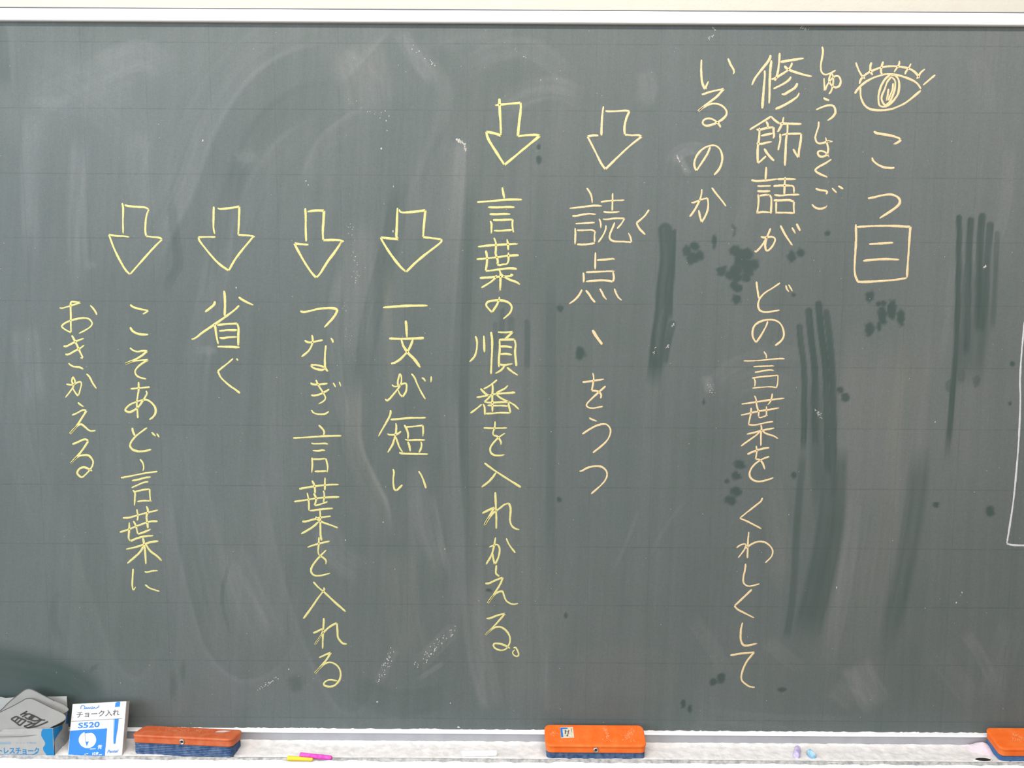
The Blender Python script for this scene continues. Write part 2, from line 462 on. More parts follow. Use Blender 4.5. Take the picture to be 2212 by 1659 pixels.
    # -- centre left: pinkish and yellowish streaks beside the sentence column
    sw([(770, 470), (775, 640), (770, 820)], 90, 0.05, 1.1, warm=0.15)
    sw([(835, 560), (838, 720), (842, 900)], 26, 0.03, 1.0, warm=0.55)
    sw([(870, 380), (845, 520), (800, 700), (780, 860)], 52, -0.055, 0.5)
    sw([(740, 560), (720, 700), (735, 860), (765, 960)], 34, 0.05, 1.4)
    sw([(860, 60), (900, 130), (945, 180)], 40, 0.06, 0.9)
    sw([(770, 90), (790, 180), (800, 260)], 130, 0.035, 0.9, warm=0.2)
    sw([(900, 980), (910, 1150), (960, 1260)], 60, 0.03, 1.0)
    sw([(930, 1060), (950, 1160), (970, 1240)], 18, 0.07, 1.0)
    sw([(700, 1130), (730, 1200), (790, 1240)], 70, 0.04, 0.8)
    sw([(860, 1180), (870, 1320), (900, 1440)], 90, 0.025, 0.9, warm=0.3)
    sw([(985, 1350), (945, 1395), (900, 1440)], 40, 0.045, 0.9)
    sw([(855, 1395), (835, 1440), (815, 1478)], 26, 0.05, 0.9)
    sw([(960, 1430), (900, 1470)], 12, 0.06, 0.8)
    sw([(760, 1480), (860, 1520), (980, 1500)], 70, -0.03, 0.5)
    # -- one clean-edged wipe down the middle
    sw([(965, 820), (975, 1000), (985, 1180), (990, 1330)], 46, 0.045, 0.7, edge=0.3)
    sw([(1022, 340), (1010, 600), (1002, 900), (1005, 1200)], 26, -0.045, 0.5)
    sw([(1022, 1240), (1030, 1380), (1065, 1535)], 60, 0.040, 0.9, edge=0.25, fade=(0.2, 0.08))
    sw([(1100, 560), (1095, 900), (1095, 1250), (1100, 1540)], 150, 0.030, 1.0, edge=0.2, warm=0.12, fade=(0.25, 0.06))
    sw([(1170, 1300), (1175, 1430), (1172, 1530)], 20, 0.030, 0.8)
    sw([(1190, 560), (1190, 900), (1188, 1300)], 26, -0.035, 0.5)
    sw([(1085, 245), (1130, 205), (1200, 190), (1260, 215)], 60, 0.040, 1.2)
    sw([(1000, 150), (1080, 110), (1160, 110), (1240, 180)], 60, 0.030, 0.8)
    sw([(900, 110), (1000, 80), (1120, 70)], 60, 0.025, 0.8)
    sw([(1390, 150), (1400, 190), (1385, 230)], 50, 0.045, 0.6)
    sw([(1450, 360), (1465, 330), (1500, 320), (1540, 330)], 34, 0.055, 1.0)
    sw([(1466, 336), (1478, 360), (1490, 380)], 18, 0.09, 1.0)
    sw([(1260, 700), (1270, 900), (1280, 1100)], 80, 0.015, 1.0)
    sw([(1380, 1100), (1350, 1180), (1320, 1240)], 10, 0.03, 0.5); sw([(1480, 1080), (1430, 1150), (1400, 1210)], 10, 0.03, 0.5)
    sw([(1240, 1480), (1330, 1450), (1470, 1470)], 130, 0.012, 0.6, warm=0.45)
    # -- right half
    sw([(1530, 840), (1580, 790), (1680, 760), (1760, 780)], 40, 0.030, 0.9)
    sw([(1525, 810), (1535, 850)], 26, 0.08, 1.0)
    sw([(1560, 850), (1640, 820), (1730, 850)], 60, 0.018, 1.2)
    sw([(1900, 700), (1880, 880), (1870, 1100), (1840, 1300), (1830, 1480)], 170, 0.030, 0.7, warm=0.42, edge=0.3)
    sw([(1990, 700), (1960, 900), (1940, 1100), (1900, 1300)], 100, 0.018, 0.8, warm=0.35)
    sw([(1850, 1040), (1835, 1180), (1808, 1340), (1778, 1450)], 40, 0.040, 0.6, edge=0.3)
    sw([(1802, 960), (1795, 1120), (1770, 1260), (1735, 1390)], 74, 0.55, 0.3, edge=0.4, fade=(0.1, 0.15), target='wet')
    sw([(1736, 960), (1722, 1130), (1712, 1290), (1698, 1385)], 22, 0.5, 0.3, edge=0.6, fade=(0.1, 0.05), target='wet')
    sw([(1660, 1020), (1680, 1150), (1690, 1290)], 60, 0.028, 0.8, warm=0.4)
    sw([(1990, 960), (1975, 1100), (1950, 1250), (1905, 1440)], 60, 0.40, 0.5, edge=0.6, target='wet')
    sw([(1845, 1430), (1880, 1500), (1900, 1530)], 80, 0.075, 0.8, warm=0.3)
    sw([(1800, 1480), (1850, 1520)], 60, 0.04, 0.9)
    sw([(2080, 1360), (2120, 1420), (2150, 1490)], 30, 0.04, 0.8); sw([(2190, 1340), (2160, 1430), (2140, 1520)], 70, 0.030, 0.9)
    sw([(2010, 1400), (2060, 1460), (2110, 1520)], 60, 0.022, 0.9)
    sw([(1490, 1330), (1540, 1400), (1580, 1470)], 40, 0.030, 0.8); sw([(1650, 1380), (1700, 1420), (1740, 1450)], 40, 0.028, 0.8)
    sw([(1620, 380), (1600, 480), (1560, 560)], 30, 0.018, 0.8)
    sw([(2100, 120), (2130, 200), (2120, 260)], 50, 0.02, 0.8)
    sw([(2180, 300), (2170, 450), (2140, 560)], 30, 0.03, 1.0)
    sw([(2060, 560), (2045, 700), (2030, 800)], 20, 0.03, 0.9)
    sw([(1500, 1545), (1700, 1560), (1900, 1562)], 40, 0.020, 1.2); sw([(0, 1560), (700, 1566), (1150, 1560)], 30, 0.015, 1.2)
    # -- damp finger and palm marks
    W = dict(edge=0.35, fade=(0.01, 0.12), streak=0.25, target='wet')
    sw([(2072, 470), (2072, 520), (2068, 700), (2062, 800), (2055, 880), (2045, 1000)], 15, 0.75, **W)
    sw([(2097, 476), (2092, 560), (2090, 700), (2085, 790)], 18, 0.75, **W)
    sw([(2122, 468), (2117, 520), (2115, 640), (2112, 740)], 20, 0.75, **W)
    sw([(2139, 486), (2132, 560), (2128, 640), (2120, 740)], 19, 0.70, **W)
    sw([(2154, 505), (2150, 600), (2143, 720)], 14, 0.45, **W)
    sw([(2108, 560), (2104, 700), (2090, 840)], 84, 0.42, edge=0.5, fade=(0.15, 0.2), streak=0.5, target='wet')
    bl(2110, 822, 8, 13, 0.55); bl(2076, 812, 10, 14, 0.45); bl(2050, 835, 8, 12, 0.4)
    sw([(1727, 706), (1730, 740), (1737, 800), (1737, 900), (1735, 985)], 16, 0.80, **W)
    sw([(1747, 672), (1752, 730), (1760, 800), (1760, 880), (1762, 990)], 18, 0.80, **W)
    sw([(1768, 657), (1774, 720), (1783, 790), (1786, 900), (1788, 1060)], 18, 0.80, **W)
    sw([(1785, 675), (1793, 740), (1799, 830), (1800, 960), (1802, 1120)], 18, 0.75, **W)
    sw([(1768, 800), (1775, 950), (1782, 1150)], 66, 0.45, edge=0.4, fade=(0.2, 0.3), streak=0.5, target='wet')
    sw([(1437, 497), (1441, 560), (1434, 620), (1430, 680), (1422, 730), (1416, 790), (1409, 838)], 38, 0.72, edge=0.35, fade=(0.02, 0.15), streak=0.4, target='wet')
    sw([(1457, 500), (1456, 545), (1450, 640), (1448, 700)], 11, 0.75, **W)
    sw([(1436, 655), (1424, 710), (1420, 770)], 7, 0.16, 0.4)
    sw([(1452, 700), (1440, 750), (1433, 790)], 20, 0.6, **W)
    for q in ((1484, 541, 10, 11), (1501, 531, 10, 9), (1496, 557, 12, 13), (1511, 552, 9, 11), (1543, 520, 5, 14), (1588, 541, 11, 11), (1601, 549, 15, 12), (1614, 549, 13, 12),
              (1598, 563, 13, 12), (1613, 573, 16, 13), (1629, 571, 12, 11), (1616, 586, 13, 12), (1612, 599, 10, 10), (1559, 585, 11, 11), (1577, 594, 10, 9), (1590, 583, 12, 12),
              (1591, 600, 11, 10), (1586, 615, 10, 9), (1593, 623, 10, 10), (1591, 646, 10, 10), (1710, 555, 9, 12), (1730, 547, 8, 9), (1715, 637, 4, 4), (1788, 504, 6, 6),
              (1254, 762, 10, 14), (1210, 666, 7, 7), (1164, 317, 4, 6), (1164, 346, 5, 9), (1878, 641, 9, 12), (1898, 657, 6, 6), (1908, 655, 6, 7), (1926, 669, 10, 18), (1906, 682, 9, 20),
              (1946, 686, 8, 17), (1878, 711, 10, 15), (1899, 705, 5, 10), (1815, 842, 7, 7), (1827, 858, 9, 10), (1598, 1004, 11, 10), (1590, 1028, 10, 9), (1590, 1061, 11, 11), (1579, 1081, 13, 9),
              (1570, 1040, 6, 5), (1715, 1027, 5, 8), (2138, 1106, 9, 11), (1558, 1465, 9, 11), (1541, 1473, 8, 8), (2022, 1091, 6, 6), (1520, 868, 3, 6), (2188, 786, 5, 5), (2182, 872, 4, 4),
              (1208, 1079, 5, 5), (1056, 1275, 7, 4), (1222, 1330, 3, 6), (1690, 1490, 8, 5), (1490, 1532, 5, 8), (1476, 1520, 6, 9)):
        bl(*q, 0.85, 0.45)
    sw([(1582, 487), (1590, 498), (1582, 512)], 7, 0.6, **W)
    sw([(1086, 672), (1084, 700), (1082, 740)], 13, 0.40, **W); sw([(1104, 690), (1104, 730)], 16, 0.3, **W); sw([(1138, 695), (1140, 740), (1138, 800)], 14, 0.42, **W); sw([(1070, 700), (1068, 760)], 12, 0.3, **W)
    dust = np.clip(F.dust, 0.0, 1.0); wet = np.clip(F.wet, 0, 1); warm = np.clip(F.warm, 0, 1)
    nz, nx = X.shape
    verts = np.c_[X.ravel(), np.zeros(X.size), Z.ravel()].astype(np.float32)
    i = np.arange(nz * nx).reshape(nz, nx)
    quads = np.stack([i[:-1, :-1], i[:-1, 1:], i[1:, 1:], i[1:, :-1]], -1).reshape(-1, 4).astype(np.int32)
    me = bpy.data.meshes.new('slate_surface')
    me.vertices.add(len(verts)); me.vertices.foreach_set('co', verts.ravel())
    me.loops.add(quads.size); me.loops.foreach_set('vertex_index', quads.ravel())
    me.polygons.add(len(quads)); me.polygons.foreach_set('loop_start', np.arange(0, quads.size, 4, dtype=np.int32))
    me.update(calc_edges=True)
    for nm, arr in (('dust', dust), ('wet', wet), ('warm', warm)):
        a = me.attributes.new(nm, 'FLOAT', 'POINT'); a.data.foreach_set('value', arr.ravel().astype(np.float32))
    me.materials.append(M['board'])
    o = bpy.data.objects.new('slate_surface', me); COL.objects.link(o)
    o.location = (0, 0, Z0); o.parent = board
    return o
slate = build_slate()
from_bm('backing_panel', box_bm(XL, XR, 0.0006, 0.014, Z0 + ZB - 0.002, Z0 + ZT + 0.012), M['dark_grey'], board)

# rails and tray
top = from_bm('top_rail', prism_x([(-0.014, 0.0475), (0.0065, 0.0475), (0.008, 0.0462), (0.008, 0.0308), (0.0065, 0.0295), (-0.0006, 0.0295), (-0.0006, 0.034), (-0.014, 0.034)], XL, XR), M['rail'], board)
from_bm('rail_top_strip', prism_x([(-0.014, 0.0476), (0.0062, 0.0476), (0.0062, 0.0494), (-0.014, 0.0494)], XL, XR), M['dark_grey'], board)  # thin dark grey strip along the top edge of the rail
from_bm('bottom_rail', prism_x([(-0.012, -1.1195), (0.0085, -1.1195), (0.0098, -1.1204), (0.0100, -1.122), (0.0092, -1.1225)] + [(0.0092, -1.139), (-0.012, -1.139)], XL, XR), M['alu'], board)
from_bm('bottom_rail_ledge', prism_x([(0.0, -1.1194), (0.0088, -1.1194), (0.0103, -1.1202), (0.0103, -1.1216), (0.0, -1.1216)], XL, XR), M['rail'], board)
traything = empty('chalk_tray', (0, -0.03, Z0 - 1.19))
tag(traything, 'long white aluminium chalk tray full of pale dust under the chalkboard', 'chalk tray')
bpy.context.view_layer.update()
def in_tray(o):
    o.parent = traything; o.matrix_parent_inverse = traything.matrix_basis.inverted(); return o
tray = from_bm('tray_channel', prism_x([(0.0092, -1.1392), (0.060, -1.1392), (0.0605, -1.1372), (0.062, -1.1364), (0.0638, -1.1369), (0.069, -1.1430), (0.0735, -1.1530), (0.0735, -1.190), (0.070, -1.190), (0.070, -1.1445), (0.0092, -1.1445)], XL, XR), M['rail'], None); in_tray(tray)
tag(tray, 'white aluminium channel with a rounded front lip')
# grime along the lip
def grime():
    xs = np.arange(-1.1, 0.85, 0.0022); rows = []
    for k, x in enumerate(xs):
        n1 = vnoise(np.array([x * 60 + 200]), np.array([3.3]), 21)[0]; n2 = vnoise(np.array([x * 190 + 200]), np.array([7.3]), 22)[0]
        d0 = 0.0600; d1 = 0.0648 + 0.0016 * n1 + 0.001 * n2; h = 0.0002 + 0.0007 * n2
        def lipz(d):
            return float(np.interp(d, [0.060, 0.0605, 0.062, 0.0638, 0.069], [-1.139, -1.1372, -1.1364, -1.1369, -1.1430]))
        rows.append([(x, -d, Z0 + lipz(d) + h * (0.15 if j in (0, 4) else 1)) for j, d in enumerate(np.linspace(d0, d1, 5))])
    v = [p for r in rows for p in r]
    f = [(5 * a + b, 5 * a + b + 1, 5 * a + b + 6, 5 * a + b + 5) for a in range(len(rows) - 1) for b in range(4)]
    return link_mesh('lip_grime', v, f, M['dirt'], None, True)
tag(in_tray(grime()), None, None, None, 'stuff')
# chalk dust bedded in the tray
def dust_bed():
    xs = np.arange(-1.1, 0.85, 0.0024); ds = np.linspace(0.0094, 0.0602, 20)
    Xg, Dg = np.meshgrid(xs, ds)
    h = 0.0008 + 0.0012 * vnoise(Xg * 90 + 200, Dg * 120 + 40, 31) + 0.0009 * vnoise(Xg * 260 + 500, Dg * 300 + 40, 32)
    h = h + 0.0022 * np.clip((0.020 - Dg) / 0.011, 0, 1) ** 2
    h = h * np.clip((0.0604 - Dg) / 0.004, 0.1, 1)
    v = np.c_[Xg.ravel(), -Dg.ravel(), (Z0 - 1.139 + h).ravel()]
    nz, nx = Xg.shape; i = np.arange(nz * nx).reshape(nz, nx)
    f = np.stack([i[:-1, :-1], i[1:, :-1], i[1:, 1:], i[:-1, 1:]], -1).reshape(-1, 4)
    return link_mesh('chalk_dust', v.tolist(), f.tolist(), M['dust'], None, True)
tag(in_tray(dust_bed()), 'pale chalk dust lying in the tray', None, None, 'stuff')
# crusts of dust along the bottom edge of the slate
def edge_crust():
    bm = bmesh.new()
    rr = random.Random(3)
    for k in range(150):
        x = rr.uniform(-1.0, 0.72); w = rr.uniform(0.003, 0.016); h = rr.uniform(0.0006, 0.0019)
        pts = [(x - w, -0.0003), (x - w * 0.5, -0.0018), (x + w * 0.3, -0.0022), (x + w, -0.0003)]
        a = [bm.verts.new((px, py, Z0 - 1.1195)) for px, py in pts]
        c = bm.verts.new((x + rr.uniform(-.3, .3) * w, -0.0004, Z0 - 1.1195 + h))
        for i in range(3): bm.faces.new((a[i], a[i + 1], c))
    return from_bm('dust_crust', bm, M['dust'], board)
tag(edge_crust(), None, None, None, 'stuff')

# round drain for dust in the tray floor
def tray_hole():
    c = P(2124, 1637, 0.054); c[2] = Z0 - 1.1388 + 0.0012
    rings = []
    for r, z in ((0.0150, 0.0), (0.0148, 0.0016), (0.0135, 0.0020), (0.0128, 0.0012)):
        rings.append([(c[0] + r * math.cos(a), c[1] + 0.42 * r * math.sin(a), c[2] + z) for a in np.linspace(0, 2 * math.pi, 33)[:-1]])
    o = from_bm('dust_hole', loft(rings, False), M['dust'], None, True); in_tray(o)
    pts = [(c[0] + 0.0132 * math.cos(a), c[1] + 0.42 * 0.0132 * math.sin(a), c[2] + 0.0013) for a in np.linspace(0, 2 * math.pi, 33)[:-1]]
    link_mesh('opening', pts, [tuple(range(32))], M['hole'], o)
    tag(o, 'dark oval dust hole with a pale rim')
tray_hole()

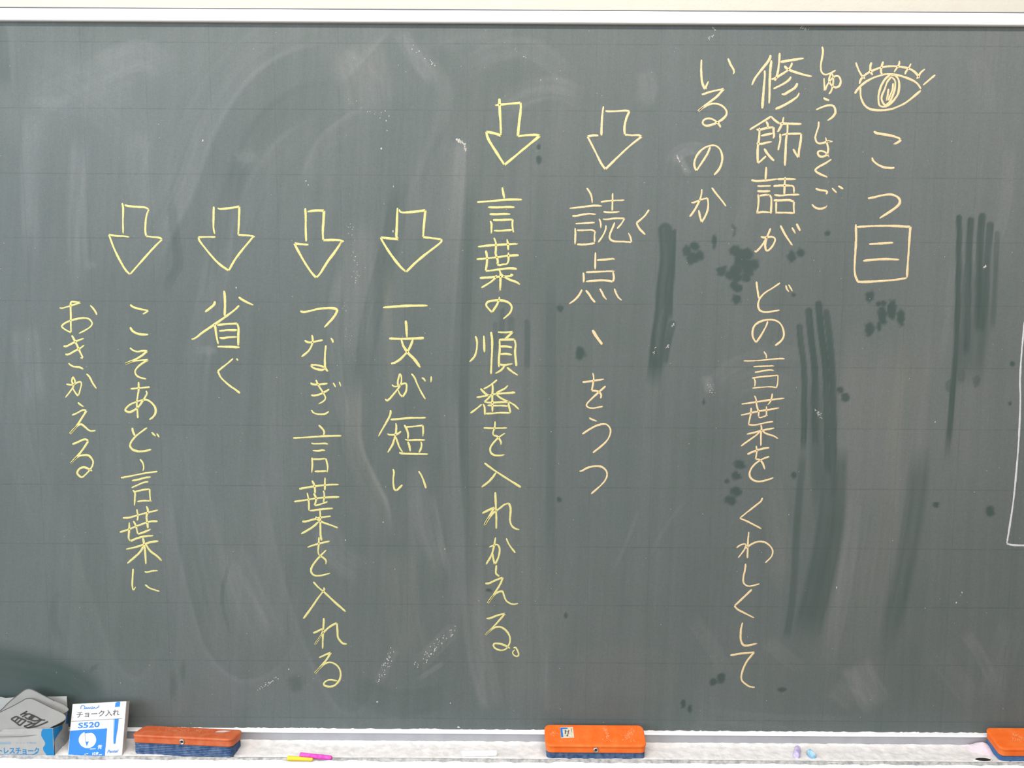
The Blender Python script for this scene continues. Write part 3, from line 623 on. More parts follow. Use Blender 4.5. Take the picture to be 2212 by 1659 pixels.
# ------------------------------------------------------------------ handwriting
STROKES = r'''
# crop x0 y0 wpx Wzoom ; then glyph lines  name|width(px)|strokes
@1830 110 220 2212
eye_drawing|4.9|190,250 235,380 300,510 390,610;530,250 505,330 510,440 555,530;785,230 755,320 735,440 760,520;1138,215 1125,300 1070,385 1018,465;1388,275 1345,360 1285,440 1255,515;1690,395 1600,470 1545,560 1510,610;1915,520 1800,615 1650,745;265,725 300,620 400,515 560,425 760,355 950,335 1150,345 1330,380 1470,460 1575,590;165,930 240,820 380,690 560,590 720,535 860,505 1060,520 1250,570 1440,650 1540,730 1605,830;290,790 290,950 320,1070 390,1190 520,1270 740,1290 950,1265 1150,1190 1330,1085 1600,860;930,520 820,620 740,760 690,920 680,1060 710,1190 840,1210 960,1130 1090,960 1130,800 1120,640 1050,540 930,520;960,560 870,680 820,820 760,960 750,1060 800,1160 850,1180 930,1100 1000,950 1040,800 1040,650 960,560;900,820 880,960 850,1090;1000,700 985,840 930,980 890,1080
@1830 270 200 2212
ko|5.5|640,150 690,190 850,220 1050,255 1200,300 1280,345/1260,380 1190,425 1110,465;600,780 620,850 720,940 880,1010 1080,1030 1130,1015
@1830 410 200 1543
tsu|5.5|345,145 450,125 600,90 740,80 850,130 880,200 840,270 720,360 540,475
boxed_two|5.2|145,575 150,800 140,1000 125,1250 130,1400 165,1500 210,1535 500,1525 800,1500 1000,1470;160,620 450,605 750,603 1055,618/1040,800 1020,1100 995,1475;365,905 560,895 770,880;265,1185 450,1165 650,1155 870,1165
@1740 90 110 960
shi|4.6|315,95 330,180 310,320 290,450 300,560 360,620 460,600 570,540
yu|4.6|350,690 355,800 365,930/410,820 480,720 560,650 630,660 665,740 640,830 570,865 500,830 450,760 450,680 490,600 520,650 525,740 510,850 480,940 440,990
u|4.8|340,1060 380,1085 450,1110;200,1285 300,1240 430,1200 520,1210 560,1270 560,1350 500,1430 410,1490
@1740 270 110 960
shi|4.6|250,-65 245,30 205,150 185,240 210,320 270,350 380,325 470,300
yo|4.6|400,315 515,312;380,235 400,330 425,420 425,500 390,570 310,600 245,570 235,510 290,490 380,520 445,610
ku|4.6|490,645 380,720 250,790 185,850 230,900 330,950 420,985
go|4.6|190,1200 280,1230 370,1240 410,1265 390,1310;120,1495 190,1560 280,1580 360,1560 410,1520;500,1190 590,1280;620,1150 715,1210
@1610 105 160 1896
kanji_repair|5.5|635,165 640,220 560,360 400,560 250,760 165,945;495,560 500,700 475,1000 450,1300 435,1540;670,300 640,560 625,900 620,1200 610,1410;880,110 870,300 840,560 800,720 755,830;900,345 1150,300 1500,250;1195,360 1180,430 1090,550 930,660 780,750 670,790;1000,445 1100,535 1300,610 1500,670 1710,715;1165,715 1130,790 980,900 720,1030;1335,885 1270,1000 1100,1110 1000,1170 930,1165;1380,1135 1330,1230 1150,1360 950,1470 770,1550
@1610 240 160 2042
kanji_decorate|5.2|715,145 550,250 120,515;715,150 800,240 940,345/1060,345 1550,355;575,285 620,370 620,460;310,510 420,510 600,465 780,445/780,560 795,680 765,765;430,685 580,650 760,615;310,895 450,905 580,870 735,845;390,460 385,700 345,1000 340,1300 345,1440/430,1370 570,1240;525,1035 600,1160 700,1280 800,1375;1055,165 1030,310 960,460 890,580;960,625 965,800 930,960 905,1085;1000,665 1130,635 1320,625 1540,625/1530,800 1480,1100 1465,1290/1400,1190 1320,1045;1165,370 1160,560 1125,800 1110,1100 1090,1520
@1610 370 160 1475
kanji_word|5|418,-86 415,0 400,180;120,175 220,195 400,185 640,155;640,160 800,155 1010,160;240,295 330,295 510,290;240,395 350,400 500,395;255,460 265,600 235,850;280,490 400,470 490,475/520,560 510,850;230,830 350,810 510,820;795,115 785,250 775,470;560,295 700,285 880,285 960,310 970,450;575,470 700,485 850,470 1080,465;565,580 700,580 880,575 970,610/965,720 975,850;615,610 615,850;620,825 800,825 970,835
ga|5|310,1300 370,1320 520,1305 590,1340 580,1420 510,1530 430,1585 400,1520 400,1420 430,1330;505,1135 440,1290 330,1480 210,1605 190,1580;700,1080 760,1200 830,1320 940,1480;930,1120 1000,1245;1020,1045 1095,1190
@1600 595 160 1609
do|4.2|345,135 360,280 395,510;860,160 700,270 540,370 430,480 385,590 385,700 440,775 560,795 700,780 850,755;980,215 1005,295 1050,360;1040,200 1085,275 1125,345
no|4.5|590,1000 540,1130 430,1320 335,1460/270,1350 255,1240 290,1110 390,1020 540,970 700,965 820,1010 895,1100 935,1220 930,1340 860,1440 750,1525
@1590 755 140 2212
kanji_say|3.4|950,70 1020,170 1040,240 1030,320;260,390 500,390 800,375 1200,335 1550,310 1665,325;595,590 800,575 1310,560;640,780 800,755 1000,715 1200,700 1290,725;550,980 800,940 1100,910 1430,880/1430,1000 1420,1140 1380,1310;620,990 650,1080 650,1180 635,1270;560,1320 800,1295 1100,1275 1290,1285 1400,1315
@1590 850 140 2212
kanji_leaf|4|190,360 400,335 700,290 1100,230 1660,160;630,75 690,220 705,400 740,530 775,640 765,800;1235,0 1230,100 1170,280 1080,390;165,745 400,690 800,600 1150,550 1480,490;1040,440 1040,600 1035,780;770,810 830,825 960,785 1080,740;515,490 515,640 470,850 425,1065/600,1080 800,1050 1000,1000 1270,960;365,1390 600,1340 900,1260 1310,1180;850,1070 870,1200 850,1400 850,1700 845,1790;820,1300 640,1460 300,1700 170,1800;900,1260 990,1350 1150,1410 1300,1460 1440,1550
@1580 950 160 1327
wo|4.3|285,260 400,210 540,165 680,140;445,110 455,200 435,350/500,355 560,420 600,535;680,300 560,345 440,420 360,510 325,610 350,690 430,740 530,745 640,720 755,680
ku|3.8|555,1040 530,1100 420,1190 280,1300 150,1405/300,1470 540,1595
@1570 1140 160 1327
wa|4|395,75 380,250 370,550;175,360 240,315 310,290 350,305/310,400 205,540;345,375 420,310 520,260 620,248 720,280 800,360 825,440 790,530 690,630
shi|3.8|340,645 325,760 300,880 300,980 350,1035 430,1045 590,1005
ku|4.3|450,1105 330,1220 140,1400/190,1460 300,1520 490,1615
@1560 1330 160 1561
shi|4.6|430,145 400,270 390,400 395,520 440,610 520,630 740,585
te|4.3|170,835 420,795 680,770/600,860 510,980 440,1130 405,1270 420,1370 520,1460 600,1500 690,1510
@1480 110 140 1290
i|5|325,175 320,330 325,500 345,650 400,770/420,700 465,605;855,150 900,260 970,390 960,470
ru|5|330,860 370,860 500,815 770,755/640,900 500,1010 400,1080 260,1200/350,1130 470,1070 600,1050 730,1090 820,1190 810,1290 700,1390 560,1460 420,1490 350,1440 380,1370 480,1345 590,1385 680,1470 710,1530
@1480 285 140 1161
no|4.6|450,270 400,390 300,550 200,700/165,600 180,490 240,380 340,290 460,245 560,255 635,330 665,440 655,560 600,680 515,775
ka|4.6|110,1265 160,1265 280,1215 400,1185/415,1280 405,1390 360,1510 295,1620/265,1510 245,1400;300,1025 285,1150 230,1290 150,1430 80,1520;480,1000 560,1110 650,1220 735,1335
@1250 220 170 1763
arrow|5|555,100 530,300 515,550 510,760;600,205 680,215 850,210 1040,195 1140,210/1080,340 1040,480 1025,620 1035,735/1200,750 1330,745 1410,780/1150,985 900,1215 600,1510/500,1370 350,1070 200,780/310,755 445,755
@1220 395 200 2212
kanji_read|4.3|525,125 600,230 645,350 655,490;115,610 350,585 700,545 890,555;180,790 270,790 450,755 600,740 745,755;255,975 450,965 720,950;245,1080 255,1200 245,1480;290,1135 450,1135 640,1130 725,1160/710,1280 715,1420;295,1470 450,1475 640,1455 720,1440;1145,250 1140,450 1135,670;860,460 1050,430 1430,415;925,690 1050,705 1200,700 1310,690;820,860 855,950 865,1085;910,865 1000,875 1200,850 1430,850/1350,980 1250,1095;985,1015 975,1120 910,1260 800,1425;1195,945 1150,1060 1090,1200 1070,1310 1110,1370 1200,1400 1400,1405 1595,1420/1570,1300 1520,1195
ku|4.8|2015,640 1900,800 1715,960/1790,1100 1930,1245
@1210 530 160 1896
kanji_point|4.6|905,180 900,400 895,625;940,380 1150,365 1350,345 1405,370;660,690 900,680 1250,665 1400,665;595,700 605,820 600,955;1355,690 1375,800 1370,880 1350,930/1200,905 1050,895 850,910 660,925;560,1135 480,1280 370,1400 230,1500;660,1150 740,1250 800,1350 900,1465;1015,1110 1080,1220 1120,1310 1195,1395;1390,1110 1430,1220 1490,1330 1580,1410
@1230 690 140 1161
comma|7.5|415,190 480,300 590,450
wo|4.2|235,1125 400,1105 620,1070;420,960 435,1040 425,1150 400,1275/500,1285 560,1330 570,1380 555,1415;650,1195 520,1310 400,1420 310,1520 330,1570 420,1590 600,1560
@1230 880 140 1161
u|4.2|355,185 400,215 500,250;230,480 350,400 480,330 600,300 680,315 730,380 735,460 690,570 600,670 420,815
tsu|4.2|180,1140 220,1140 320,1085 440,1055 560,1060 640,1110 675,1190 650,1290 560,1400 390,1550
@1030 205 160 1609
arrow|5.8|490,80 500,350 515,600 525,885/400,840 205,800/250,960 420,1240 600,1520/800,1360 1050,1150 1370,890/1280,870 1100,875 890,900/920,600 955,300 950,170/700,195 400,225
@1010 400 140 1936
kanji_say|5|1035,65 1070,250 1105,410;285,510 600,485 1000,450 1300,430 1630,435;610,660 900,665 1200,655 1410,660;660,865 850,870 1100,860 1280,865;670,1070 715,1150 715,1300 715,1450;760,1040 1000,1040 1350,1025/1340,1150 1350,1300 1375,1420;785,1360 1000,1360 1330,1340
@1010 510 140 1936
kanji_leaf|5|310,320 600,285 900,265 1510,230;785,50 840,180 850,350 840,520 880,640 905,760 890,840/950,870 1050,845 1160,840 1215,760 1225,620 1220,490;1175,95 1205,220 1215,430;270,690 500,675 900,630 1200,590 1535,570;545,430 580,620 580,800 540,1040/700,1030 950,995 1250,965 1480,980;365,1250 600,1240 900,1220 1360,1190;1280,1140 1370,1180;950,1020 985,1130 980,1400 975,1640;870,1165 800,1280 650,1400 410,1545;1000,1120 1100,1220 1300,1320 1450,1370 1570,1450
@1000 630 160 1397
no|5|690,100 680,160 640,250 550,390/490,330 440,260 460,200 560,170 700,165 830,190 905,250 920,320 880,410 760,515
kanji_order|5|235,840 265,930 260,1080 220,1220 125,1325;395,830 400,950 405,1150;530,760 550,900 550,1100 540,1300 530,1560;660,765 800,770 940,760/870,830 790,895;680,910 820,905 970,905/995,1000 985,1150 1010,1410;690,910 695,1080 680,1250 680,1430;700,1035 820,1035 930,1055;700,1180 820,1175 930,1195;680,1370 780,1385 940,1360;790,1395 720,1480 610,1545;830,1430 930,1510 1040,1580
@1000 815 150 2212
kanji_turn|4.6|1090,80 960,190 800,300 660,375;560,360 650,460 760,555 860,570;945,220 950,400 935,600 940,850 940,1110;1430,260 1350,350 1200,430 1050,500;435,640 700,600 950,550 1300,510 1670,485;890,580 800,680 680,780/850,810 1100,800 1500,780;600,860 450,990 240,1145;1050,530 1200,660 1400,760 1600,860 1800,1030;640,850 690,960 700,1210;780,895 1000,905 1250,905 1440,920;1450,820 1475,950 1520,1140;720,1160 950,1150 1200,1130 1510,1140
@1020 900 130 1269
wo|4.3|240,240 480,245 740,240;485,100 475,230 440,330 450,400/520,410 580,480 610,550 600,600;690,350 560,440 450,550 380,670 400,770 480,815 600,820 690,800
kanji_enter|4.8|260,980 420,1100 600,1220 820,1360 1030,1490;505,1180 400,1320 290,1420 195,1485
@1020 1060 130 1198
re|5|460,30 470,250 480,500 480,760;200,450 300,400 450,330/360,480 240,690;240,690 320,560 430,440 550,350 640,280 730,250/765,350 760,480 755,600 790,700 860,755 945,780
ka|4.3|340,1125 420,1090 500,1075 540,1130 545,1220 510,1360 450,1465/420,1350 410,1250;465,930 440,1080 390,1270 275,1470;680,950 740,1080 860,1240
@1020 1230 130 1078
e|4.2|435,-75 425,20 430,80 490,125;235,250 300,250 420,195 550,145/500,270 400,430 275,610/360,490 450,415 540,395 570,470 610,560 680,610 750,625 825,610
ru|4.2|255,880 320,875 450,825 590,790/470,930 350,1060 230,1180/340,1080 430,1035 530,1040 620,1110 675,1210 670,1320 610,1420 510,1450 410,1410 380,1350 430,1325 560,1350 680,1415
full_stop|3.6|740,1405 780,1400 810,1450 835,1520 810,1560 760,1545 725,1500 740,1460 770,1440
@810 440 160 1659
arrow|5.4|505,95 495,350 485,600 480,740 530,795/340,780 130,755/180,860 350,1130 560,1400 700,1530/900,1330 1150,1120 1400,930 1495,840 1480,800/1300,775 1080,750/1095,500 1130,150/850,185 600,195 540,130
@810 640 150 1555
kanji_one|5.5|180,255 400,235 700,215 1000,210 1180,210
kanji_sentence|6|690,545 705,700 715,930;315,945 600,955 900,945 1100,935;850,970 810,1080 740,1220 600,1380 460,1480 360,1510;590,970 640,1120 750,1280 880,1410 1020,1600
@810 790 150 2212
ga|4.2|540,605 600,660 700,660 800,620 900,570 990,570 1010,680 980,840 880,1000/790,900 740,780;740,640 730,500 790,250/840,340 840,520 760,700 600,900 480,1040 380,1115 330,1060;1165,255 1260,380 1340,570 1460,820 1610,1070;1490,385 1560,420 1610,510;1790,340 1790,440 1780,540
@810 880 150 2074
kanji_short|4.5|460,85 470,160 420,300 300,520 100,870;465,365 700,350 1000,320 1300,315 1525,310;365,790 450,820 600,815 700,780 780,710;625,470 640,600 620,780 590,900 520,1120 380,1350;610,870 670,1020 730,1190 830,1340;880,525 960,680 990,800 985,940;930,585 1150,570 1430,540/1440,700 1430,880;900,955 1000,980 1250,970 1505,975;980,1030 1020,1120 1060,1320;1370,1025 1395,1110 1370,1240 1310,1355;725,1350 830,1380 1100,1390 1590,1400
@810 990 150 2212
i|4.6|575,340 605,450 585,650 590,850 620,990 680,1035/780,940 875,845;1390,410 1470,530 1550,720 1630,960
@620 440 150 1464
arrow|5.6|385,95 395,300 395,550 405,800;455,865 300,855 160,840/200,930 350,1200 500,1430 615,1560/700,1470 850,1230 1020,1000 1150,800/1190,790 1100,770 950,765 765,770/755,600 770,350 780,150/600,145 430,170
@630 650 140 1548
tsu|5.4|205,240 260,265 400,250 600,200 800,175 980,175 1080,210 1070,280 980,420 780,635
na|5.2|310,945 380,985 470,990 580,970 745,935;485,815 505,930 480,1060 400,1200 235,1335;935,890 970,930 995,1005;820,1060 800,1250 795,1450 805,1600 870,1690;795,1590 700,1555 560,1530 460,1535/500,1590 600,1630 720,1650 805,1620
@620 800 150 1082
gi|4.2|365,195 410,220 500,220 635,205;375,385 420,395 520,370 600,330 660,295;450,150 500,250 570,360 600,430 570,480 490,525;380,620 420,665 500,685 590,680 655,640;720,195 760,265;815,180 840,250
kanji_say|4.2|495,855 560,920 580,970 565,1015;95,1055 300,1045 600,1025 850,1020;380,1135 430,1145 600,1140 640,1155;400,1250 480,1255 560,1245 600,1255;390,1360 395,1480 385,1600;400,1385 500,1385 605,1375/625,1450 635,1520 625,1595;430,1575 520,1575 620,1570
@620 1030 150 1914
kanji_leaf|4.5|335,335 550,295 850,250 1150,220 1435,215;690,105 750,220 770,360 775,470;735,460 800,580 800,650 760,790/850,780 1000,730 1120,690;1050,20 1045,200 1045,380;1000,385 1030,480 1020,600 1005,700;195,685 450,650 800,595 1100,570 1445,555;555,440 590,600 605,750 605,935;620,930 700,930 950,895 1270,870;910,930 920,1150 920,1400 930,1650 960,1760;420,1230 500,1235 700,1185 950,1120 1210,1085;790,1100 860,1190 1000,1260 1200,1330 1410,1410;870,1240 700,1390 390,1575
@630 1140 140 1161
wo|4.3|285,350 370,320 490,285 685,240;490,170 485,300 475,430 500,500/570,540 615,590 610,660;620,400 520,500 430,600 360,710 350,790 400,850 500,860 600,840 690,815
kanji_enter|4.5|390,970 470,1060 600,1170 770,1330 970,1505;575,1070 580,1120 480,1250 350,1440 210,1630
@640 1320 140 1290
re|4.4|550,140 540,320 530,500 525,755;340,440 430,400 500,365 540,380/470,520 365,670;365,670 500,480 620,350 720,280 810,240/820,400 830,520 880,600 940,650 1010,655
ru|4.4|450,930 570,875 690,825/600,970 500,1090 370,1240/480,1120 570,1050 670,1020 780,1060 860,1150 885,1270 850,1390 760,1480 650,1505 550,1470 570,1410 670,1370 820,1390
@410 430 160 1561
arrow|4.8|505,160 500,400 500,600 525,745;545,800 350,800 180,805/220,900 400,1130 600,1350 820,1510/950,1280 1100,1080 1250,900 1330,800/1365,795 1250,770 1020,755/1035,500 1045,160/850,190 640,210 585,190
@400 620 170 2014
kanji_omit|5.4|995,95 1015,250 1020,500 1010,750;760,365 740,450 640,540 510,640;1370,260 1470,330 1600,400 1750,465;1385,475 1250,600 1050,750 750,960 450,1160 300,1280 200,1335 160,1335;755,950 780,1100 810,1300 850,1470;820,975 1050,950 1330,935/1365,1050 1360,1250 1360,1510;870,1120 920,1120 1100,1105 1330,1105;880,1295 960,1310 1100,1290 1330,1280;825,1525 1000,1530 1200,1535 1400,1545
@420 760 150 2212
ku|4.6|1230,215 1080,350 900,490 745,620/780,690 830,800 950,930 1150,1100 1300,1200 1460,1325;1340,215 1395,285
@220 430 150 1382
arrow|4.6|405,80 425,200 420,450 425,700;455,115 520,140 700,155 850,165 935,205/890,330 870,480 865,640 885,740/1000,755 1140,770 1200,805/1050,950 850,1170 560,1500/480,1420 380,1260 250,1000 140,710/300,735 430,740 550,755
@250 650 120 1171
ko|4.8|305,80 370,130 500,170 690,205/640,240 570,280;305,555 350,630 430,680 530,705 690,710
so|4.6|300,990 370,1045 460,1070 560,1055 670,1055/540,1160 400,1240 195,1330/350,1275 500,1255 690,1245/600,1290 480,1380 410,1480 430,1560 500,1610 650,1650
@250 810 120 1106
a|4.6|295,275 450,265 680,240;455,140 455,300 435,430 420,560 430,700 440,865;605,315 620,380 560,480 480,600 400,680 280,740 205,720 190,690 270,600 400,540 530,500 630,500 720,560 790,660 790,760 740,840 670,890
do|4.6|330,1050 345,1130 385,1220;625,1050 500,1140 390,1230 310,1330 285,1410 330,1480 420,1515 540,1520 710,1485;715,1140 800,1225;815,1165 870,1245
@240 980 130 1659
kanji_say|4.2|800,155 870,250 900,370 880,480;270,665 500,625 900,545 1280,490;575,745 750,715 950,660 1100,645;565,940 700,880 900,795 1030,775;600,1010 660,1080 655,1250 645,1440;660,1050 850,1005 1060,975/1070,1150 1085,1330;720,1320 900,1300 1130,1305
@240 1090 130 1078
kanji_leaf|4.6|210,240 340,230 550,170 840,100;460,85 480,200 470,290;635,30 660,110 635,220 650,330 660,430;155,495 300,450 500,370 700,305 835,300;400,295 440,370 480,530/600,490 715,440;325,320 325,450 315,600 350,655/450,610 600,570 760,555;270,800 450,760 600,710 720,670 850,655;570,600 590,690 610,850 625,1070;580,750 500,870 290,1055;620,710 700,830 820,920 910,1010
ni|4|395,1150 385,1300 380,1450 400,1530 440,1475;600,1200 650,1210 740,1190 840,1185;610,1435 700,1500 870,1555
@110 640 130 1438
o|4.2|205,275 270,285 450,235 710,150/560,135 480,140 470,250 475,450 475,700 485,870/400,830 290,760 260,710 340,640 480,580 650,535 800,520 920,550 985,640 960,710 860,790 670,890;940,215 1040,330 1105,450
ki|4.4|300,1190 370,1195 500,1130 640,1060 790,1010;345,1385 420,1390 550,1320 700,1240 800,1165;500,935 600,1120 700,1340 770,1480/705,1470;420,1600 480,1650 560,1685 680,1695 780,1745
@110 780 130 1438
ka|4|370,550 470,570 560,550 640,510 710,500 730,560 700,680 655,840/580,750 530,660;530,370 500,480 540,600 450,740 345,870;530,370 580,490 545,600;850,305 930,390 1000,530 1095,665
e|4.4|645,990 700,1040 785,1090;505,1295 620,1245 760,1170 850,1185/760,1330 600,1570 450,1740/560,1620 640,1540 720,1510 800,1560 900,1650 980,1670 1070,1660
@110 890 130 1438
ru|4.4|510,770 620,730 760,665 840,655 890,700/800,840 680,1000 470,1235/580,1110 680,1050 800,1030 900,1040 980,1120 1010,1200 980,1310 900,1420 800,1520 730,1560 650,1500 630,1440 680,1360 780,1320 880,1350 990,1415
@2140 680 72 230
rectangle_outline|4.2|280,-160 240,20 215,250 203,450 205,600 195,850 180,1050 155,1300 112,1580/170,1590 400,1595
'''
KANA = dict(ko='ko', tsu='tsu', shi='shi', yu='yu', u='u', yo='yo', ku='ku', go='go', ga='ga', do='do', no='no', wo='wo', wa='wa', te='te', i='i',
            ru='ru', ka='ka', re='re', e='e', na='na', gi='gi', so='so', a='a', ni='ni', o='o', ki='ki')

def ribbon(bmv, bmf, press, path, width, rr, taper=(0.55, 0.55)):
    """one chalk stroke as a low ridge on the slate; path in photo pixels"""
    n = len(path)
    tang = np.gradient(path, axis=0); tang /= (np.linalg.norm(tang, axis=1)[:, None] + 1e-9)
    nor = np.c_[-tang[:, 1], tang[:, 0]]
    ph = rr.uniform(0, 6.28); s = np.arange(n) * 2.0
    wv = 1 + 0.13 * np.sin(s / 17.0 + ph) + 0.07 * np.sin(s / 5.3 + 2 * ph)
    L = s[-1] + 1e-6
    lead = np.clip(s / (width * 1.1), 0, 1); tail = np.clip((L - s) / (width * 1.4), 0, 1)
    wv = wv * (taper[0] + (1 - taper[0]) * np.sqrt(lead)) * (taper[1] + (1 - taper[1]) * np.sqrt(tail))
    pr = 0.78 + 0.18 * np.sin(s / 29.0 + 1.7 * ph) + 0.08 * np.sin(s / 7.0 + ph)
    pr = pr * (0.75 + 0.25 * lead) * (0.62 + 0.38 * np.clip((L - s) / (width * 3.0), 0, 1))
    base = len(bmv)
    for i in range(n):
        jl, jr = rr.uniform(-0.22, 0.22), rr.uniform(-0.22, 0.22)
        h = width * wv[i] / 2
        for k, (off, up, pf) in enumerate(((-h + jl, 0.00008, 0.62), (-h * 0.45, 0.00030, 1.0), (h * 0.45, 0.00030, 1.0), (h + jr, 0.00008, 0.62))):
            p = path[i] + nor[i] * off
            q = P(p[0], p[1], up)
            bmv.append(tuple(q)); press.append(float(min(1, max(0, pr[i] * pf))))
    for i in range(n - 1):
        for k in range(3):
            a = base + 4 * i + k
            bmf.append((a, a + 4, a + 5, a + 1))
    # blunt caps
    bmf.append((base, base + 1, base + 2, base + 3)); e = base + 4 * (n - 1)
    bmf.append((e + 3, e + 2, e + 1, e))

def write_all():
    x0 = y0 = 0.0; k = 1.0
    rr = random.Random(5)
    for line in STROKES.strip().splitlines():
        line = line.strip()
        if not line or line.startswith('#'): continue
        if line.startswith('@'):
            a, b_, w, W = map(float, line[1:].split()); x0, y0, k = a, b_, w / W
            continue
        nm, width, body = line.split('|'); width = float(width) * 0.90
        vs, fs, pr = [], [], []
        for stroke in body.split(';'):
            legs = stroke.split('/'); prev = None
            for li, leg in enumerate(legs):
                pts = [tuple(map(float, p.split(','))) for p in leg.split()]
                pts = [(x0 + a * k, y0 + b_ * k) for a, b_ in pts]
                if prev is not None: pts = [prev] + pts
                prev = pts[-1]
                if len(pts) < 2: continue
                tp = (0.55 if li == 0 else 0.95, 0.55 if li == len(legs) - 1 else 0.95)
                ribbon(vs, fs, pr, smooth_path(pts, 2.0), width, rr, tp)
        cx = float(np.mean([v[0] for v in vs]))
        mat = M['chalk_white'] if nm == 'rectangle_outline' else M['chalk_yellow'] if cx < 0.0 - 0.05 else M['chalk_cream']
        tone = 'white' if nm == 'rectangle_outline' else 'yellow' if mat is M['chalk_yellow'] else 'cream'
        if nm == 'arrow': name, lab = 'chalk_arrow', tone + ' chalk outline of a block arrow pointing down'
        elif nm == 'eye_drawing': name, lab = 'chalk_eye_drawing', 'cream chalk drawing of an eye with lashes'
        elif nm == 'boxed_two': name, lab = 'chalk_character', 'cream chalk kanji two inside a drawn square'
        elif nm == 'rectangle_outline': name, lab = 'chalk_outline', 'thin white chalk corner of a rectangle'
        elif nm.startswith('kanji_'): name, lab = 'chalk_character', '%s chalk kanji for %s' % (tone, nm[6:])
        elif nm in ('comma', 'full_stop'): name, lab = 'chalk_character', '%s chalk %s' % (tone, nm.replace('_', ' '))
        else: name, lab = 'chalk_character', '%s chalk hiragana %s' % (tone, nm)
        o = link_mesh(name, vs, fs, mat, board, True)
        a = o.data.attributes.new('press', 'FLOAT', 'POINT'); a.data.foreach_set('value', pr)
        o['label'] = lab
write_all()

# crumbs and scuffs of white chalk stuck to the slate
def specks():
    rr = random.Random(9); vs, fs = [], []
    def crumb(u, v, r, lift=0.0006):
        c = P(u, v, 0.0); r = r * 0.00074
        b = len(vs); n = 5; a0 = rr.uniform(0, 6)
        e = rr.uniform(0.6, 1.4)
        for k in range(n):
            a = a0 + 6.283 * k / n; q = r * rr.uniform(0.7, 1.25)
            vs.append((c[0] + q * math.cos(a) * e, -0.00005, c[2] + q * math.sin(a) / e))
        vs.append((c[0], -lift, c[2]))
        for k in range(n): fs.append((b + k, b + (k + 1) % n, b + n))
    def line(u0, v0, u1, v1, n, spread, r0, r1):
        for _ in range(n):
            t = rr.random(); crumb(u0 + (u1 - u0) * t + rr.gauss(0, spread), v0 + (v1 - v0) * t + rr.gauss(0, spread), rr.uniform(r0, r1))
    for u, v, r in ((438, 304, 2.2), (661, 391, 1.6), (666, 400, 1.5), (824, 321, 2.2), (834, 261, 1.6), (836, 282, 1.5), (850, 403, 1.5), (849, 499, 2.4), (1704, 1112, 1.2), (1807, 1269, 2.0), (2020, 912, 1.6),
                    (828, 1128, 1.6), (961, 1186, 1.5), (973, 1519, 1.8), (991, 1571, 3.0), (815, 1516, 2.2), (746, 1167, 1.8), (510, 622, 1.8), (624, 1446, 1.8), (2078, 1280, 1.8), (2066, 1302, 1.8), (1455, 700, 2.0)):
        crumb(u, v, r)
    line(745, 215, 830, 250, 14, 5, 0.6, 1.4); line(1090, 90, 1205, 170, 12, 3, 0.5, 1.2); line(890, 100, 940, 140, 12, 3, 0.7, 1.6)
    line(985, 1352, 905, 1440, 60, 5, 0.5, 1.7); line(850, 1402, 815, 1478, 40, 4, 0.5, 1.7); line(600, 1462, 555, 1492, 18, 3, 0.8, 1.8)
    line(760, 480, 770, 620, 30, 4, 0.5, 1.2); line(745, 640, 760, 790, 26, 5, 0.4, 1.0)
    line(985, 300, 1004, 312, 46, 1.6, 0.9, 2.0); line(1004, 312, 1006, 325, 18, 1.2, 0.8, 1.6)
    line(1462, 337, 1470, 352, 26, 0.9, 0.6, 1.2); line(1470, 352, 1482, 368, 14, 1.2, 0.4, 0.9)
    line(1532, 830, 1540, 850, 20, 3, 0.5, 1.2); line(1765, 885, 1772, 903, 24, 2.4, 0.6, 1.5); line(2124, 580, 2130, 574, 14, 0.9, 0.9, 1.8)
    line(1729, 60, 1745, 64, 16, 2.0, 0.6, 1.3); line(1540, 58, 1546, 68, 10, 1.4, 0.6, 1.2); line(1530, 82, 1542, 77, 14, 1.2, 0.6, 1.3)
    line(1445, 745, 1441, 752, 8, 1, 0.8, 1.4); line(1456, 700, 1452, 706, 8, 1, 0.6, 1.2); line(1412, 765, 1417, 750, 10, 1, 0.6, 1.2)
    for _ in range(420): crumb(rr.uniform(0, 2212), rr.uniform(55, 1570), rr.uniform(0.35, 0.95))
    return link_mesh('chalk_specks', vs, fs, M['chalk_speck'], board)
M['chalk_speck'] = plain('chalk_crumb', (0.46, 0.43, 0.39), 0.95, spec=0.0)
tag(specks(), None, None, None, 'stuff')
FLOOR = Z0 - 1.139 + 0.0016          # top of the dust in the tray

def ground(u, v, h=0.0):
    """where the ray of a photo pixel meets the tray floor (or h metres above it)"""
    r = (u - 1106.0) * CR - (v - 829.5) * CU + FPX * CF
    t = (FLOOR + h - CAM[2]) / r[2]
    return Vector(CAM + t * r)

def plane_hit(u, v, p0, n):
    r = Vector((u - 1106.0) * CR - (v - 829.5) * CU + FPX * CF); c = Vector(CAM)
    return c + r * ((Vector(p0) - c).dot(n) / r.dot(n))

def plate(name, pts, n, thick, mat, parent):
    """flat polygon given a thickness along n"""
    bm = bmesh.new(); n = Vector(n)
    a = [bm.verts.new(Vector(p)) for p in pts]; b_ = [bm.verts.new(Vector(p) + n * thick) for p in pts]
    k = len(pts)
    bm.faces.new(a); bm.faces.new(b_[::-1])
    for i in range(k): bm.faces.new((a[i], b_[i], b_[(i + 1) % k], a[(i + 1) % k]))
    return from_bm(name, bm, mat, parent)

def to_local(o, parent):
    """children keep world coordinates: undo the parent's place"""
    o.matrix_parent_inverse = parent.matrix_basis.inverted()
    return o

